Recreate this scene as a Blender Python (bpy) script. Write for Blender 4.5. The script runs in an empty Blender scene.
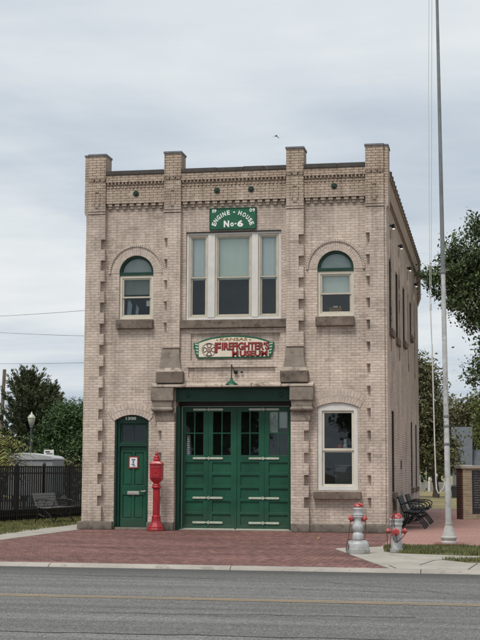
import bpy, bmesh, math, random
from mathutils import Vector, Matrix
from mathutils.geometry import tessellate_polygon
R = math.radians; PI = math.pi
scene = bpy.context.scene
col = scene.collection
rnd = random.Random(7)

# ------------------------------------------------------------------ helpers
class MB:
    """collects shapes; build() links them as ONE mesh object"""
    def __init__(s): s.v = []; s.f = []; s.m = []
    def add(s, vs, fs, mi=0):
        b = len(s.v); s.v += [tuple(v) for v in vs]
        for f in fs: s.f.append([b + i for i in f]); s.m.append(mi)
        return s
    def box(s, x0, x1, y0, y1, z0, z1, mi=0):
        v = [(x, y, z) for z in (z0, z1) for y in (y0, y1) for x in (x0, x1)]
        return s.add(v, [(0,2,3,1),(4,5,7,6),(0,1,5,4),(2,6,7,3),(0,4,6,2),(1,3,7,5)], mi)
    def taper(s, a, b, z0, z1, mi=0):
        """a,b = (x0,x1,y0,y1) at bottom and top"""
        v = [(x, y, z0) for y in a[2:] for x in a[:2]] + [(x, y, z1) for y in b[2:] for x in b[:2]]
        return s.add(v, [(0,2,3,1),(4,5,7,6),(0,1,5,4),(2,6,7,3),(0,4,6,2),(1,3,7,5)], mi)
    def slab(s, outer, holes, d0, d1, plane='xz', mi=0):
        """polygon with holes extruded between depths d0<d1 along the third axis"""
        def P(p, d):
            return (p[0], d, p[1]) if plane == 'xz' else (d, p[0], p[1]) if plane == 'yz' else (p[0], p[1], d)
        polys = [outer] + list(holes)
        tri = tessellate_polygon([[Vector((p[0], p[1], 0)) for p in q] for q in polys])
        flat = [p for q in polys for p in q]; n = len(flat)
        vs = [P(p, d0) for p in flat] + [P(p, d1) for p in flat]
        fs = [tuple(t) for t in tri] + [tuple(n + i for i in reversed(t)) for t in tri]
        o = 0
        for q in polys:
            k = len(q)
            for i in range(k):
                a, b = o + i, o + (i + 1) % k
                fs.append((a, b, b + n, a + n))
            o += k
        return s.add(vs, fs, mi)
    def lathe(s, prof, c=(0,0,0), seg=24, ax='z', mi=0, rot=0):
        vs = []; fs = []
        for r, h in prof:
            for k in range(seg):
                a = 2*PI*k/seg + rot; p = (r*math.cos(a), r*math.sin(a), h)
                if ax == 'x': p = (p[2], p[0], p[1])
                elif ax == 'y': p = (p[0], p[2], p[1])
                vs.append((p[0]+c[0], p[1]+c[1], p[2]+c[2]))
        n = len(prof)
        for i in range(n - 1):
            for k in range(seg):
                a = i*seg + k; b = i*seg + (k+1) % seg
                fs.append((a, b, b + seg, a + seg))
        fs.append(tuple(range(seg - 1, -1, -1))); fs.append(tuple((n-1)*seg + k for k in range(seg)))
        return s.add(vs, fs, mi)
    def tube(s, pts, r, seg=8, mi=0, closed=False):
        pts = [Vector(p) for p in pts]; n = len(pts)
        rs = r if isinstance(r, (list, tuple)) else [r]*n
        vs = []; fs = []; up = None
        for i, p in enumerate(pts):
            if closed: d = pts[(i+1) % n] - pts[i-1]
            else: d = pts[min(i+1, n-1)] - pts[max(i-1, 0)]
            d.normalize()
            if up is None: up = d.orthogonal().normalized()
            else:
                up = up - d*up.dot(d)
                up = up.normalized() if up.length > 1e-5 else d.orthogonal().normalized()
            w = d.cross(up)
            for k in range(seg):
                a = 2*PI*k/seg; vs.append(p + (up*math.cos(a) + w*math.sin(a))*rs[i])
        for i in range(n if closed else n-1):
            for k in range(seg):
                j = (i+1) % n
                fs.append((i*seg+k, i*seg+(k+1) % seg, j*seg+(k+1) % seg, j*seg+k))
        if not closed:
            fs.append(tuple(range(seg-1, -1, -1))); fs.append(tuple((n-1)*seg+k for k in range(seg)))
        return s.add(vs, fs, mi)
    def mesh(s, M, dx=0, dy=0, dz=0, mi=0):
        return s.add([(v.co.x+dx, v.co.y+dy, v.co.z+dz) for v in M.vertices], [tuple(p.vertices) for p in M.polygons], mi)
    def build(s, name, m, parent=None, smooth=False, bevel=0, loc=None, fix=True):
        me = bpy.data.meshes.new(name); me.from_pydata(s.v, [], s.f)
        ms = m if isinstance(m, (list, tuple)) else [m]
        for q in ms: me.materials.append(q)
        if len(ms) > 1: me.polygons.foreach_set('material_index', s.m)
        if fix:
            b = bmesh.new(); b.from_mesh(me); bmesh.ops.recalc_face_normals(b, faces=b.faces); b.to_mesh(me); b.free()
        if smooth:
            me.polygons.foreach_set('use_smooth', [True]*len(me.polygons))
            me.set_sharp_from_angle(angle=R(40))
        me.update()
        o = bpy.data.objects.new(name, me); col.objects.link(o)
        if parent: o.parent = parent
        if loc: o.location = loc
        if bevel:
            q = o.modifiers.new('bevel', 'BEVEL'); q.width = bevel; q.segments = 2; q.limit_method = 'ANGLE'; q.angle_limit = R(50)
        return o

def tag(o, label=None, cat=None, group=None, kind=None):
    if label: o['label'] = label
    if cat: o['category'] = cat
    if group: o['group'] = group
    if kind: o['kind'] = kind
    return o
def thing(name, label, cat, loc=(0,0,0), rz=0, group=None):
    o = bpy.data.objects.new(name, None); col.objects.link(o); o.empty_display_size = .2
    o.location = loc; o.rotation_euler = (0, 0, rz)
    return tag(o, label, cat, group)
def struct(name, mb, m, **k): return tag(mb.build(name, m, **k), kind='structure')
def copy_tree(o, parent=None):
    c = o.copy(); col.objects.link(c)
    if parent: c.parent = parent
    for ch in list(o.children): copy_tree(ch, c)
    return c
def rect(x0, x1, z0, z1): return [(x0,z0),(x1,z0),(x1,z1),(x0,z1)]
def arc(cx, cz, r, a0, a1, n, rz=None):
    rz = rz or r
    return [(cx + r*math.cos(a0+(a1-a0)*i/n), cz + rz*math.sin(a0+(a1-a0)*i/n)) for i in range(n+1)]
def seg_top(x0, x1, zs, zc, n=10):
    """segmental arch from right to left"""
    c = (x1-x0)/2; h = zc-zs; rr = (c*c+h*h)/(2*h); a = math.asin(c/rr); cx = (x0+x1)/2; cz = zc-rr
    return [(cx + rr*math.sin(a-2*a*i/n), cz + rr*math.cos(a-2*a*i/n)) for i in range(n+1)], cx, cz, rr, a
def text_mesh(t, w, h, off=0.0, depth=.006, shear=0):
    cu = bpy.data.curves.new('lettering', 'FONT'); cu.body = t; cu.size = 1; cu.offset = off; cu.extrude = .02; cu.shear = shear
    cu.resolution_u = 4; cu.fill_mode = 'BOTH'
    o = bpy.data.objects.new('lettering', cu); col.objects.link(o)
    dg = bpy.context.evaluated_depsgraph_get(); dg.update()
    me = bpy.data.meshes.new_from_object(o.evaluated_get(dg))
    bpy.data.objects.remove(o); bpy.data.curves.remove(cu)
    xs = [v.co.x for v in me.vertices]; ys = [v.co.y for v in me.vertices]
    x0, x1, y0, y1 = min(xs), max(xs), min(ys), max(ys)
    for v in me.vertices:
        x = (v.co.x-x0)/(x1-x0)-.5; y = (v.co.y-y0)/(y1-y0)-.5; z = v.co.z/.04+.5
        v.co = Vector((x*w, -z*depth, y*h))          # facing -y, centred
    return me

# ------------------------------------------------------------------ materials
class NT:
    def __init__(s, nt): s.nt = nt
    def n(s, t, **k):
        q = s.nt.nodes.new(t)
        for a, b in k.items():
            if a.startswith('i_'): q.inputs[a[2:].replace('_', ' ')].default_value = b
            else: setattr(q, a, b)
        return q
    def l(s, a, b): s.nt.links.new(a, b)
    def math(s, op, a, b=None, c=None, clamp=False):
        q = s.n('ShaderNodeMath', operation=op); q.use_clamp = clamp
        for i, x in enumerate((a, b, c)):
            if x is None: continue
            if isinstance(x, (int, float)): q.inputs[i].default_value = x
            else: s.l(x, q.inputs[i])
        return q.outputs[0]
    def mix(s, f, a, b, mode='MIX'):
        q = s.n('ShaderNodeMix', data_type='RGBA', blend_type=mode)
        for i, x in ((0, f), (6, a), (7, b)):
            if isinstance(x, (int, float)): q.inputs[i].default_value = x
            elif isinstance(x, tuple): q.inputs[i].default_value = (*x, 1) if len(x) == 3 else x
            else: s.l(x, q.inputs[i])
        return q.outputs[2]
    def ramp(s, f, pts):
        q = s.n('ShaderNodeValToRGB'); e = q.color_ramp.elements
        while len(e) < len(pts): e.new(.5)
        for x, (p, c) in zip(e, pts): x.position = p; x.color = (*c, 1) if isinstance(c, tuple) else (c, c, c, 1)
        s.l(f, q.inputs[0]); return q.outputs[0]
    def noise(s, vec, scale, detail=4, rough=.55, dist=0):
        q = s.n('ShaderNodeTexNoise', i_Scale=scale, i_Detail=detail, i_Roughness=rough, i_Distortion=dist)
        s.l(vec, q.inputs['Vector']); return q.outputs['Fac']
    def scale(s, vec, v):
        q = s.n('ShaderNodeVectorMath', operation='MULTIPLY'); s.l(vec, q.inputs[0]); q.inputs[1].default_value = v
        return q.outputs[0]
def new_mat(name):
    m = bpy.data.materials.new(name); m.use_nodes = True
    t = NT(m.node_tree); b = m.node_tree.nodes['Principled BSDF']
    return m, t, b
def pos(t): return t.n('ShaderNodeNewGeometry').outputs['Position']
def bump(t, b, h, strength=.3, dist=.01):
    q = t.n('ShaderNodeBump', i_Strength=strength, i_Distance=dist); t.l(h, q.inputs['Height']); t.l(q.outputs[0], b.inputs['Normal'])
def mat(name, c, rough=.7, var=.25, scale=6, bmp=.2, metal=0, spec=.5, dirt=None, island=0, fine=60, coat=0):
    m, t, b = new_mat(name); p = pos(t)
    n1 = t.noise(p, scale, 5, .6); n2 = t.noise(p, fine, 3, .6)
    lo = tuple(x*(1-var) for x in c); hi = tuple(min(1, x*(1+var)) for x in c)
    k = t.ramp(n1, [(.3, lo), (.7, hi)])
    k = t.mix(t.math('MULTIPLY', n2, var*.6), k, tuple(x*.55 for x in c))
    if dirt:
        n3 = t.noise(p, dirt[1], 6, .7); f = t.ramp(n3, [(dirt[2], 0.), (dirt[2]+.12, 1.)])
        k = t.mix(t.math('MULTIPLY', f, dirt[3] if len(dirt) > 3 else .8), k, dirt[0])
    if island:
        g = t.n('ShaderNodeNewGeometry').outputs['Random Per Island']
        k = t.mix(1.0, k, t.ramp(g, [(0, 1-island), (1, 1+island)]), 'MULTIPLY')
    t.l(k, b.inputs['Base Color'])
    r = t.math('MULTIPLY_ADD', n1, .25, rough-.12, clamp=True); t.l(r, b.inputs['Roughness'])
    b.inputs['Metallic'].default_value = metal; b.inputs['Specular IOR Level'].default_value = spec
    if coat: b.inputs['Coat Weight'].default_value = coat
    if bmp: bump(t, b, t.math('ADD', n2, n1), bmp, .006)
    return m

def brick_mat(name, c1, c2, cm, stain=1., upper=True, w=.215, h=.0675, ms=.011, bst=.75, pale=.5, wear=.0):
    m, t, b = new_mat(name)
    g = t.n('ShaderNodeNewGeometry'); s = t.n('ShaderNodeSeparateXYZ'); t.l(g.outputs['Position'], s.inputs[0])
    sn = t.n('ShaderNodeSeparateXYZ'); t.l(g.outputs['True Normal'], sn.inputs[0])
    fx = t.math('GREATER_THAN', t.math('ABSOLUTE', sn.outputs[0]), .7)
    fz = t.math('GREATER_THAN', t.math('ABSOLUTE', sn.outputs[2]), .7)
    u = t.math('ADD', t.math('MULTIPLY', s.outputs[1], fx), t.math('MULTIPLY', s.outputs[0], t.math('SUBTRACT', 1, fx)))
    v = t.math('ADD', t.math('MULTIPLY', s.outputs[1], fz), t.math('MULTIPLY', s.outputs[2], t.math('SUBTRACT', 1, fz)))
    cv = t.n('ShaderNodeCombineXYZ'); t.l(u, cv.inputs[0]); t.l(v, cv.inputs[1])
    P = g.outputs['Position']
    # slight waviness of the courses
    wn = t.n('ShaderNodeTexNoise', i_Scale=9., i_Detail=2.); t.l(P, wn.inputs['Vector'])
    wv = t.n('ShaderNodeVectorMath', operation='MULTIPLY_ADD'); t.l(wn.outputs['Color'], wv.inputs[0]); wv.inputs[1].default_value = (.012, .012, 0); t.l(cv.outputs[0], wv.inputs[2])
    bt = t.n('ShaderNodeTexBrick', offset=.5); t.l(wv.outputs[0], bt.inputs['Vector'])
    for k, x in (('Scale', 1.), ('Mortar Size', ms), ('Mortar Smooth', .35), ('Bias', 0.), ('Brick Width', w), ('Row Height', h)): bt.inputs[k].default_value = x
    bt.inputs['Color1'].default_value = (*c1, 1); bt.inputs['Color2'].default_value = (*c2, 1); bt.inputs['Mortar'].default_value = (*cm, 1)
    k = bt.outputs['Color']
    # a tone of its own for every brick, a few much darker or paler
    sw = t.n('ShaderNodeSeparateXYZ'); t.l(wv.outputs[0], sw.inputs[0])
    row = t.math('FLOOR', t.math('DIVIDE', sw.outputs[1], h)); even = t.math('SUBTRACT', 1, t.math('FLOORED_MODULO', row, 2))
    cl_ = t.math('FLOOR', t.math('DIVIDE', t.math('ADD', sw.outputs[0], t.math('MULTIPLY', even, w*.5)), w))
    cc = t.n('ShaderNodeCombineXYZ'); t.l(cl_, cc.inputs[0]); t.l(row, cc.inputs[1])
    wnz = t.n('ShaderNodeTexWhiteNoise', noise_dimensions='2D'); t.l(cc.outputs[0], wnz.inputs['Vector'])
    k = t.mix(1., k, t.ramp(wnz.outputs['Value'], [(0, .72), (.03, .92), (.10, .97), (.90, 1.02), (.97, 1.06), (1, 1.10)]), 'MULTIPLY')
    big = t.noise(P, .9, 6, .6, .3); mid = t.noise(P, 5, 5, .65); fine = t.noise(P, 55, 3, .6)
    k = t.mix(1., k, t.ramp(big, [(.3, .70), (.5, .98), (.7, 1.20)]), 'MULTIPLY')
    k = t.mix(1., k, t.ramp(fine, [(.3, .82), (.7, 1.12)]), 'MULTIPLY')
    # pale chalky patches of old paint
    f = t.ramp(mid, [(.58, 0.), (.70, 1.)]); k = t.mix(t.math('MULTIPLY', f, .45*pale), k, tuple(min(1, x*1.45+.03) for x in c2))
    # lost paint spots in the bricks
    sp = t.noise(t.scale(P, (1, 1, 2.2)), 13, 4, .7); f = t.ramp(sp, [(.60, 0.), (.67, 1.)])
    k = t.mix(t.math('MULTIPLY', f, .45*stain), k, tuple(x*.42 for x in c1))
    if upper:   # dark weathering that grows towards the parapet and streaks down
        st = t.noise(t.scale(P, (3.5, 3.5, .5)), 1.6, 6, .7)
        zf = t.math('MULTIPLY_ADD', s.outputs[2], .75, -5.6, clamp=True)
        f = t.math('MULTIPLY', t.ramp(st, [(.38, 0.), (.62, 1.)]), zf)
        k = t.mix(t.math('MULTIPLY', f, .8), k, (.085, .068, .055))
        z2 = t.math('MULTIPLY_ADD', s.outputs[2], -.9, 1.0, clamp=True)
        f2 = t.math('MULTIPLY', t.ramp(st, [(.45, 0.), (.65, 1.)]), z2); k = t.mix(t.math('MULTIPLY', f2, .4), k, (.14, .115, .10))
        # the top courses: browner, open joints
        z3 = t.math('MULTIPLY_ADD', s.outputs[2], 1.6, -12.7, clamp=True)
        k = t.mix(t.math('MULTIPLY', z3, .68), k, t.mix(bt.outputs['Fac'], (.47,.365,.275), (.07,.05,.038)))
    if upper:   # rain streaks and soot patches over the whole wall
        s2 = t.noise(t.scale(P, (5, 5, .35)), 1.3, 5, .65); k = t.mix(t.math('MULTIPLY', t.ramp(s2, [(.52, 0.), (.70, 1.)]), .38), k, (.15, .12, .095))
        s3 = t.noise(P, 1.7, 7, .72, .6); k = t.mix(t.math('MULTIPLY', t.ramp(s3, [(.55, 0.), (.68, 1.)]), .42), k, (.20, .155, .12))
        s4 = t.noise(t.scale(P, (1, 1, 1.6)), 2.6, 6, .7, .3); k = t.mix(t.math('MULTIPLY', t.ramp(s4, [(.56, 0.), (.66, 1.)]), .40), k, (.66, .58, .505))
    t.l(k, b.inputs['Base Color']); b.inputs['Roughness'].default_value = .88; b.inputs['Specular IOR Level'].default_value = .25
    hgt = t.math('ADD', t.math('MULTIPLY', bt.outputs['Fac'], -1.), t.math('MULTIPLY', t.math('ADD', fine, mid), .35))
    bump(t, b, hgt, bst, .012)
    return m

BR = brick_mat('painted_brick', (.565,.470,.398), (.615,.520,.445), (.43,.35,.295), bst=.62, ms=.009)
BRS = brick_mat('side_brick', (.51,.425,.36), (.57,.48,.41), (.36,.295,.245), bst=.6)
VOU = mat('voussoir_brick', (.53,.445,.38), .88, .16, 9, .5, island=.08, dirt=((.15,.12,.1), 7, .62, .5))
MORT = mat('mortar', (.27,.22,.185), .95, .2, 8, .3)
STONE = mat('brown_stone', (.175,.138,.110), .9, .35, 3, .8, dirt=((.05,.042,.036), 5, .52, .8))
STONE2 = mat('grey_stone', (.255,.215,.175), .9, .25, 4, .6, dirt=((.09,.073,.06), 3, .52, .7))
LEDGE = mat('ledge_stone', (.41,.345,.285), .9, .3, 2.5, .7, dirt=((.085,.068,.055), 3.2, .50, .8))
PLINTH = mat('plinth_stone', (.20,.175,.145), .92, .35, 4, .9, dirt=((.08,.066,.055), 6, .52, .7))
COPE = mat('slate_coping', (.06,.054,.05), .8, .4, 4, .4, dirt=((.22,.19,.16), 5, .6, .6))
CAPM = mat('pier_cap_metal', (.15,.16,.18), .55, .25, 5, .2)
GREEN = mat('green_paint', (.0085,.080,.043), .48, .28, 1.8, .22, spec=.35, dirt=((.020,.060,.042), 5, .55, .6))
def grime_and_shade(m, c, h, amt):
    t = NT(m.node_tree); b = m.node_tree.nodes['Principled BSDF']; src = b.inputs['Base Color'].links[0].from_socket
    P = pos(t); s_ = t.n('ShaderNodeSeparateXYZ'); t.l(P, s_.inputs[0])
    n = t.noise(t.scale(P, (4, 4, 1)), 3, 5, .7)
    z = t.math('SUBTRACT', 1, t.math('DIVIDE', s_.outputs[2], h), clamp=True)
    f = t.math('MULTIPLY', t.math('MULTIPLY', z, t.ramp(n, [(.3, .2), (.65, 1.)])), amt)
    t.l(t.mix(f, src, c), b.inputs['Base Color'])
GREEND = mat('dark_green_paint', (.006,.043,.027), .5, .2, 3, .12, spec=.35)
WHITE = mat('white_paint', (.63,.62,.585), .5, .08, 4, .1, dirt=((.45,.42,.36), 9, .66, .5))
CREAM = mat('cream_paint', (.60,.56,.46), .55, .1, 4, .1, dirt=((.36,.32,.25), 9, .64, .5))
BEIGE = mat('beige_sash', (.50,.455,.375), .55, .1, 5, .1)
DARKF = mat('dark_frame', (.035,.03,.026), .6, .3, 5, .1)
BLINDG = mat('green_blind', (.80,.88,.82), .8, .05, 1.2, .05)
BLINDB = mat('blue_blind', (.79,.86,.87), .8, .06, 1.2, .05)
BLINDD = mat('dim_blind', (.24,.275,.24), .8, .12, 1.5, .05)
BLINDP = mat('pale_blind', (.80,.86,.83), .8, .07, 1.5, .05)
ROOM = mat('dark_room', (.075,.085,.09), .9, .4, 1.1, 0)
BLACK = mat('black_iron', (.009,.011,.0125), .45, .3, 8, .15)
BLACK2 = mat('black_bench_slats', (.008,.009,.010), .7, .25, 8, .15)
GREYS = mat('grey_bench_slats', (.135,.145,.15), .6, .2, 8, .15)
RED = mat('red_enamel', (.36,.010,.020), .42, .22, 5, .4, coat=.12, dirt=((.17,.012,.014), 8, .58, .6))
REDW = mat('weathered_red_paint', (.36,.028,.03), .55, .3, 14, .3, dirt=((.42,.30,.28), 24, .52, .8))
SILVER = mat('silver_paint', (.47,.485,.485), .55, .18, 7, .5, metal=.2, dirt=((.24,.205,.18), 10, .57, .7))
RUST = mat('rusty_chain', (.12,.055,.05), .8, .35, 25, .4, metal=.3)
HINGE = mat('hinge_paint', (.46,.50,.41), .5, .12, 8, .1, dirt=((.30,.32,.25), 14, .6, .6))
STEEL = mat('brushed_steel', (.55,.54,.5), .35, .1, 8, .05, metal=.8)
BRONZE = mat('bronze', (.05,.035,.025), .5, .3, 20, .2, metal=.4)
PAPER = mat('paper', (.75,.75,.73), .8, .06, 5, 0)
LETTER = mat('white_lettering', (.78,.80,.76), .6, .06, 9, 0)
SIGNG = mat('sign_green', (.006,.10,.048), .5, .15, 3, .05)
SIGNC = mat('sign_cream', (.70,.62,.50), .6, .10, 5, .05)
SIGNR = mat('sign_red', (.27,.022,.02), .5, .12, 8, 0)
SIGNK = mat('sign_dark', (.03,.018,.016), .6, .2, 8, 0)
SIGNT = mat('sign_tan', (.30,.19,.09), .6, .15, 8, 0)
SIGNP = mat('sign_pale_green', (.40,.55,.42), .6, .12, 8, 0)
BLUEI = mat('blue_ink', (.08,.14,.24), .7, .1, 8, 0)
CARD = mat('cardboard', (.34,.22,.11), .85, .15, 8, .1)
POLEM = mat('flaking_pole_paint', (.47,.48,.475), .6, .25, 5, .4, dirt=((.17,.145,.13), 7, .54, .8))
POLET = mat('weathered_pole_metal', (.17,.178,.185), .55, .25, 3, .25, dirt=((.16,.10,.08), 2.5, .58, .7))
ROPE = mat('rope', (.55,.54,.50), .9, .12, 30, .2)
WOOD = mat('weathered_pole_wood', (.15,.11,.085), .9, .25, 4, .6)
BARK = mat('bark', (.065,.05,.038), .95, .35, 6, .8)
WIRE = mat('cable', (.22,.23,.25), .6, .1, 5, 0)
TRAIL = mat('trailer_grey', (.24,.255,.26), .55, .12, 2, .08, dirt=((.2,.2,.2), 4, .6, .5))
TRAILR = mat('trailer_roof', (.40,.42,.42), .55, .10, 2, .08)
HROOF = mat('slate_grey_roof', (.075,.085,.095), .8, .2, 2, .3)
HWALL = mat('grey_siding', (.16,.17,.175), .8, .12, 2, .1)
GRAN = mat('black_granite', (.016,.017,.018), .25, .3, 20, .02)
ENGR = mat('engraving', (.13,.13,.125), .7, .1, 20, 0)
MEMC = brick_mat('memorial_cream_brick', (.42,.33,.21), (.30,.23,.15), (.42,.37,.30), stain=.5, upper=False, pale=.2)
MEMR = brick_mat('memorial_red_brick', (.10,.042,.034), (.075,.034,.028), (.17,.12,.10), stain=.5, upper=False, pale=.1)
CONC = mat('concrete', (.33,.305,.265), .9, .2, 1.1, .4, dirt=((.20,.18,.15), 2.6, .54, .6))
KERBM = mat('kerb_concrete', (.32,.295,.26), .9, .22, .9, .4, dirt=((.19,.165,.14), 3.6, .53, .7))
FENCEW = mat('weathered_boards', (.26,.25,.235), .9, .2, 3, .3)
grime_and_shade(GREEN, (.07,.068,.055), .6, .6); grime_and_shade(PLINTH, (.05,.042,.036), .16, .75); grime_and_shade(RED, (.08,.035,.03), .25, .6); grime_and_shade(SILVER, (.16,.135,.115), .22, .65); grime_and_shade(POLEM, (.16,.14,.12), 1.2, .5)  # on PLINTH the dark foot is contact shade painted into the colour
def leaf_mat(name, c1, c2, rough=.6):
    m, t, b = new_mat(name); g = t.n('ShaderNodeNewGeometry')
    k = t.ramp(g.outputs['Random Per Island'], [(0, c1), (.75, c2), (1, tuple(x*1.5 for x in c2))])
    n = t.noise(g.outputs['Position'], .9, 3); k = t.mix(1., k, t.ramp(n, [(.3, .7), (.7, 1.25)]), 'MULTIPLY')
    t.l(k, b.inputs['Base Color']); b.inputs['Roughness'].default_value = rough; b.inputs['Specular IOR Level'].default_value = .3
    b.inputs['Transmission Weight'].default_value = 0
    return m
LF_CEDAR = leaf_mat('cedar_foliage', (.036,.052,.025), (.090,.110,.052))
LF_HEDGE = leaf_mat('dark_broadleaf', (.030,.060,.022), (.065,.115,.038))
LF_OAK = leaf_mat('green_oak_leaves', (.038,.062,.025), (.095,.135,.055))
LF_BROWN = leaf_mat('olive_brown_leaves', (.060,.066,.030), (.135,.130,.062))
LF_GREEN2 = leaf_mat('yellowing_leaves', (.055,.075,.022), (.13,.15,.045))
LF_FROND = leaf_mat('yellow_green_fronds', (.12,.15,.03), (.27,.28,.08))
LF_STRAW = leaf_mat('straw_fronds', (.20,.15,.07), (.30,.23,.11))
GRASSB = leaf_mat('grass_blades', (.055,.075,.025), (.17,.17,.07))
def glass_mat():
    m, t, b = new_mat('window_glass'); t.nt.nodes.remove(b)
    o = t.nt.nodes['Material Output']
    tr = t.n('ShaderNodeBsdfTransparent'); tr.inputs[0].default_value = (.95, .97, .96, 1)
    gl = t.n('ShaderNodeBsdfGlossy'); gl.inputs['Roughness'].default_value = .015; gl.inputs[0].default_value = (.95, .98, 1, 1)
    p = pos(t); n = t.noise(p, 1.4, 2); bm = t.n('ShaderNodeBump', i_Strength=.05, i_Distance=.05); t.l(n, bm.inputs['Height']); t.l(bm.outputs[0], gl.inputs['Normal'])
    fr = t.n('ShaderNodeFresnel', i_IOR=1.5); ms = t.n('ShaderNodeMixShader')
    f = t.math('MULTIPLY', fr.outputs[0], .85); t.l(f, ms.inputs[0]); t.l(tr.outputs[0], ms.inputs[1]); t.l(gl.outputs[0], ms.inputs[2]); t.l(ms.outputs[0], o.inputs[0])
    return m
GLASS = glass_mat()
def emit_mat(name, c, s):
    m, t, b = new_mat(name); b.inputs['Base Color'].default_value = (*c, 1); b.inputs['Emission Color'].default_value = (*c, 1); b.inputs['Emission Strength'].default_value = s
    n = t.noise(pos(t), 20); t.l(t.math('MULTIPLY_ADD', n, .1, .3), b.inputs['Roughness']); return m
BULB = emit_mat('lit_bulb', (1, .95, .86), .8)
GLOBE = mat('frosted_globe', (.40,.43,.33), .35, .08, 3, 0)

# paving, road, lawns
def paver_mat(name, c1, c2, c3, cm, w=.21, h=.105, stain=.5, ms=.012):
    m, t, b = new_mat(name); P = pos(t)
    wn = t.n('ShaderNodeTexNoise', i_Scale=5., i_Detail=2.); t.l(P, wn.inputs['Vector'])
    wv = t.n('ShaderNodeVectorMath', operation='MULTIPLY_ADD'); t.l(wn.outputs['Color'], wv.inputs[0]); wv.inputs[1].default_value = (.03, .03, 0); t.l(P, wv.inputs[2])
    bt = t.n('ShaderNodeTexBrick', offset=.5); t.l(wv.outputs[0], bt.inputs['Vector'])
    for k, x in (('Scale', 1.), ('Mortar Size', ms), ('Mortar Smooth', .3), ('Bias', 0.), ('Brick Width', w), ('Row Height', h)): bt.inputs[k].default_value = x
    bt.inputs['Color1'].default_value = (*c1, 1); bt.inputs['Color2'].default_value = (*c2, 1); bt.inputs['Mortar'].default_value = (*cm, 1)
    k = bt.outputs['Color']
    n1 = t.noise(t.scale(P, (.35, 1., 1.)), .9, 6, .65, .4); n2 = t.noise(P, 7, 5, .7); n3 = t.noise(P, 40, 3)
    k = t.mix(t.math('MULTIPLY', t.ramp(n2, [(.45, 0.), (.62, 1.)]), .55), k, c3)
    k = t.mix(1., k, t.ramp(n1, [(.28, 1-.5*stain), (.72, 1+.5*stain)]), 'MULTIPLY')
    k = t.mix(1., k, t.ramp(n3, [(.3, .8), (.7, 1.15)]), 'MULTIPLY')
    t.l(k, b.inputs['Base Color']); b.inputs['Roughness'].default_value = .85; b.inputs['Specular IOR Level'].default_value = .3
    bump(t, b, t.math('ADD', t.math('MULTIPLY', bt.outputs['Fac'], -1.), n2), .7, .015)
    return m
PAVE = paver_mat('old_red_street_brick', (.225,.092,.076), (.125,.056,.052), (.34,.185,.155), (.045,.032,.03), stain=.9, ms=.022, h=.11, w=.22)
PAVE2 = paver_mat('pink_paver', (.34,.19,.16), (.30,.165,.14), (.38,.225,.195), (.24,.15,.125), stain=.25, ms=.008)
def road_mat():
    m, t, b = new_mat('worn_asphalt'); P = pos(t)
    s = t.n('ShaderNodeSeparateXYZ'); t.l(P, s.inputs[0])
    agg = t.noise(P, 70, 2, .8); agg2 = t.noise(P, 24, 3, .7); st = t.noise(t.scale(P, (.06, 1.6, 1)), 1.3, 5, .6); pt = t.noise(t.scale(P, (.3, 1, 1)), 1.0, 5)
    k = t.ramp(agg, [(.38, (.060,.059,.057)), (.50, (.138,.136,.130)), (.62, (.28,.274,.262))])
    k = t.mix(1., k, t.ramp(agg2, [(.3, .72), (.7, 1.25)]), 'MULTIPLY')
    k = t.mix(1., k, t.ramp(st, [(.3, .66), (.7, 1.18)]), 'MULTIPLY')
    k = t.mix(1., k, t.ramp(pt, [(.3, .88), (.7, 1.1)]), 'MULTIPLY')
    # darker strip along the gutter
    g = t.math('MULTIPLY_ADD', s.outputs[1], .62, 8.45, clamp=True)
    g = t.math('MULTIPLY', g, t.math('MULTIPLY_ADD', st, .8, .4, clamp=True))
    k = t.mix(t.math('MULTIPLY', g, .9), k, (.036,.036,.036))
    # long cracks, sealed
    wv = t.n('ShaderNodeVectorMath', operation='MULTIPLY_ADD'); wn = t.n('ShaderNodeTexNoise', i_Scale=1.2, i_Detail=4.); t.l(P, wn.inputs['Vector']); t.l(wn.outputs['Color'], wv.inputs[0]); wv.inputs[1].default_value = (.6, .35, 0); t.l(P, wv.inputs[2])
    vo = t.n('ShaderNodeTexVoronoi', feature='DISTANCE_TO_EDGE', i_Scale=1.); t.l(t.scale(wv.outputs[0], (.05, .30, 1)), vo.inputs['Vector'])
    cr = t.ramp(vo.outputs['Distance'], [(.002, 1.), (.006, 0.)])
    k = t.mix(t.math('MULTIPLY', cr, .4), k, (.03,.03,.032))
    t.l(k, b.inputs['Base Color']); b.inputs['Roughness'].default_value = .85; b.inputs['Specular IOR Level'].default_value = .35
    bump(t, b, t.math('ADD', agg, agg2), .6, .012)
    return m
ROAD = road_mat()
def paint_mat():
    m, t, b = new_mat('worn_yellow_line'); P = pos(t)
    n = t.noise(P, 40, 4, .8); n2 = t.noise(t.scale(P, (.5, 4, 1)), 3, 4, .7)
    f = t.ramp(t.math('ADD', t.math('MULTIPLY', n, .6), t.math('MULTIPLY', n2, .4)), [(.40, 0.), (.52, 1.)])
    k = t.mix(f, (.40,.25,.11), (.19,.17,.135)); t.l(k, b.inputs['Base Color']); b.inputs['Roughness'].default_value = .8
    return m
YLINE = paint_mat()
WLINE = mat('worn_white_line', (.26,.26,.25), .85, .3, 12, .2)
def lawn_mat():
    m, t, b = new_mat('dry_lawn'); P = pos(t)
    n = t.noise(P, .35, 6, .7); f = t.noise(P, 30, 4, .8)
    k = t.ramp(n, [(.33, (.09,.105,.035)), (.5, (.26,.21,.10)), (.68, (.34,.27,.14))])
    k = t.mix(1., k, t.ramp(f, [(.3, .6), (.7, 1.25)]), 'MULTIPLY')
    t.l(k, b.inputs['Base Color']); b.inputs['Roughness'].default_value = .95; bump(t, b, f, .9, .05)
    return m
LAWN = lawn_mat()
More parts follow.
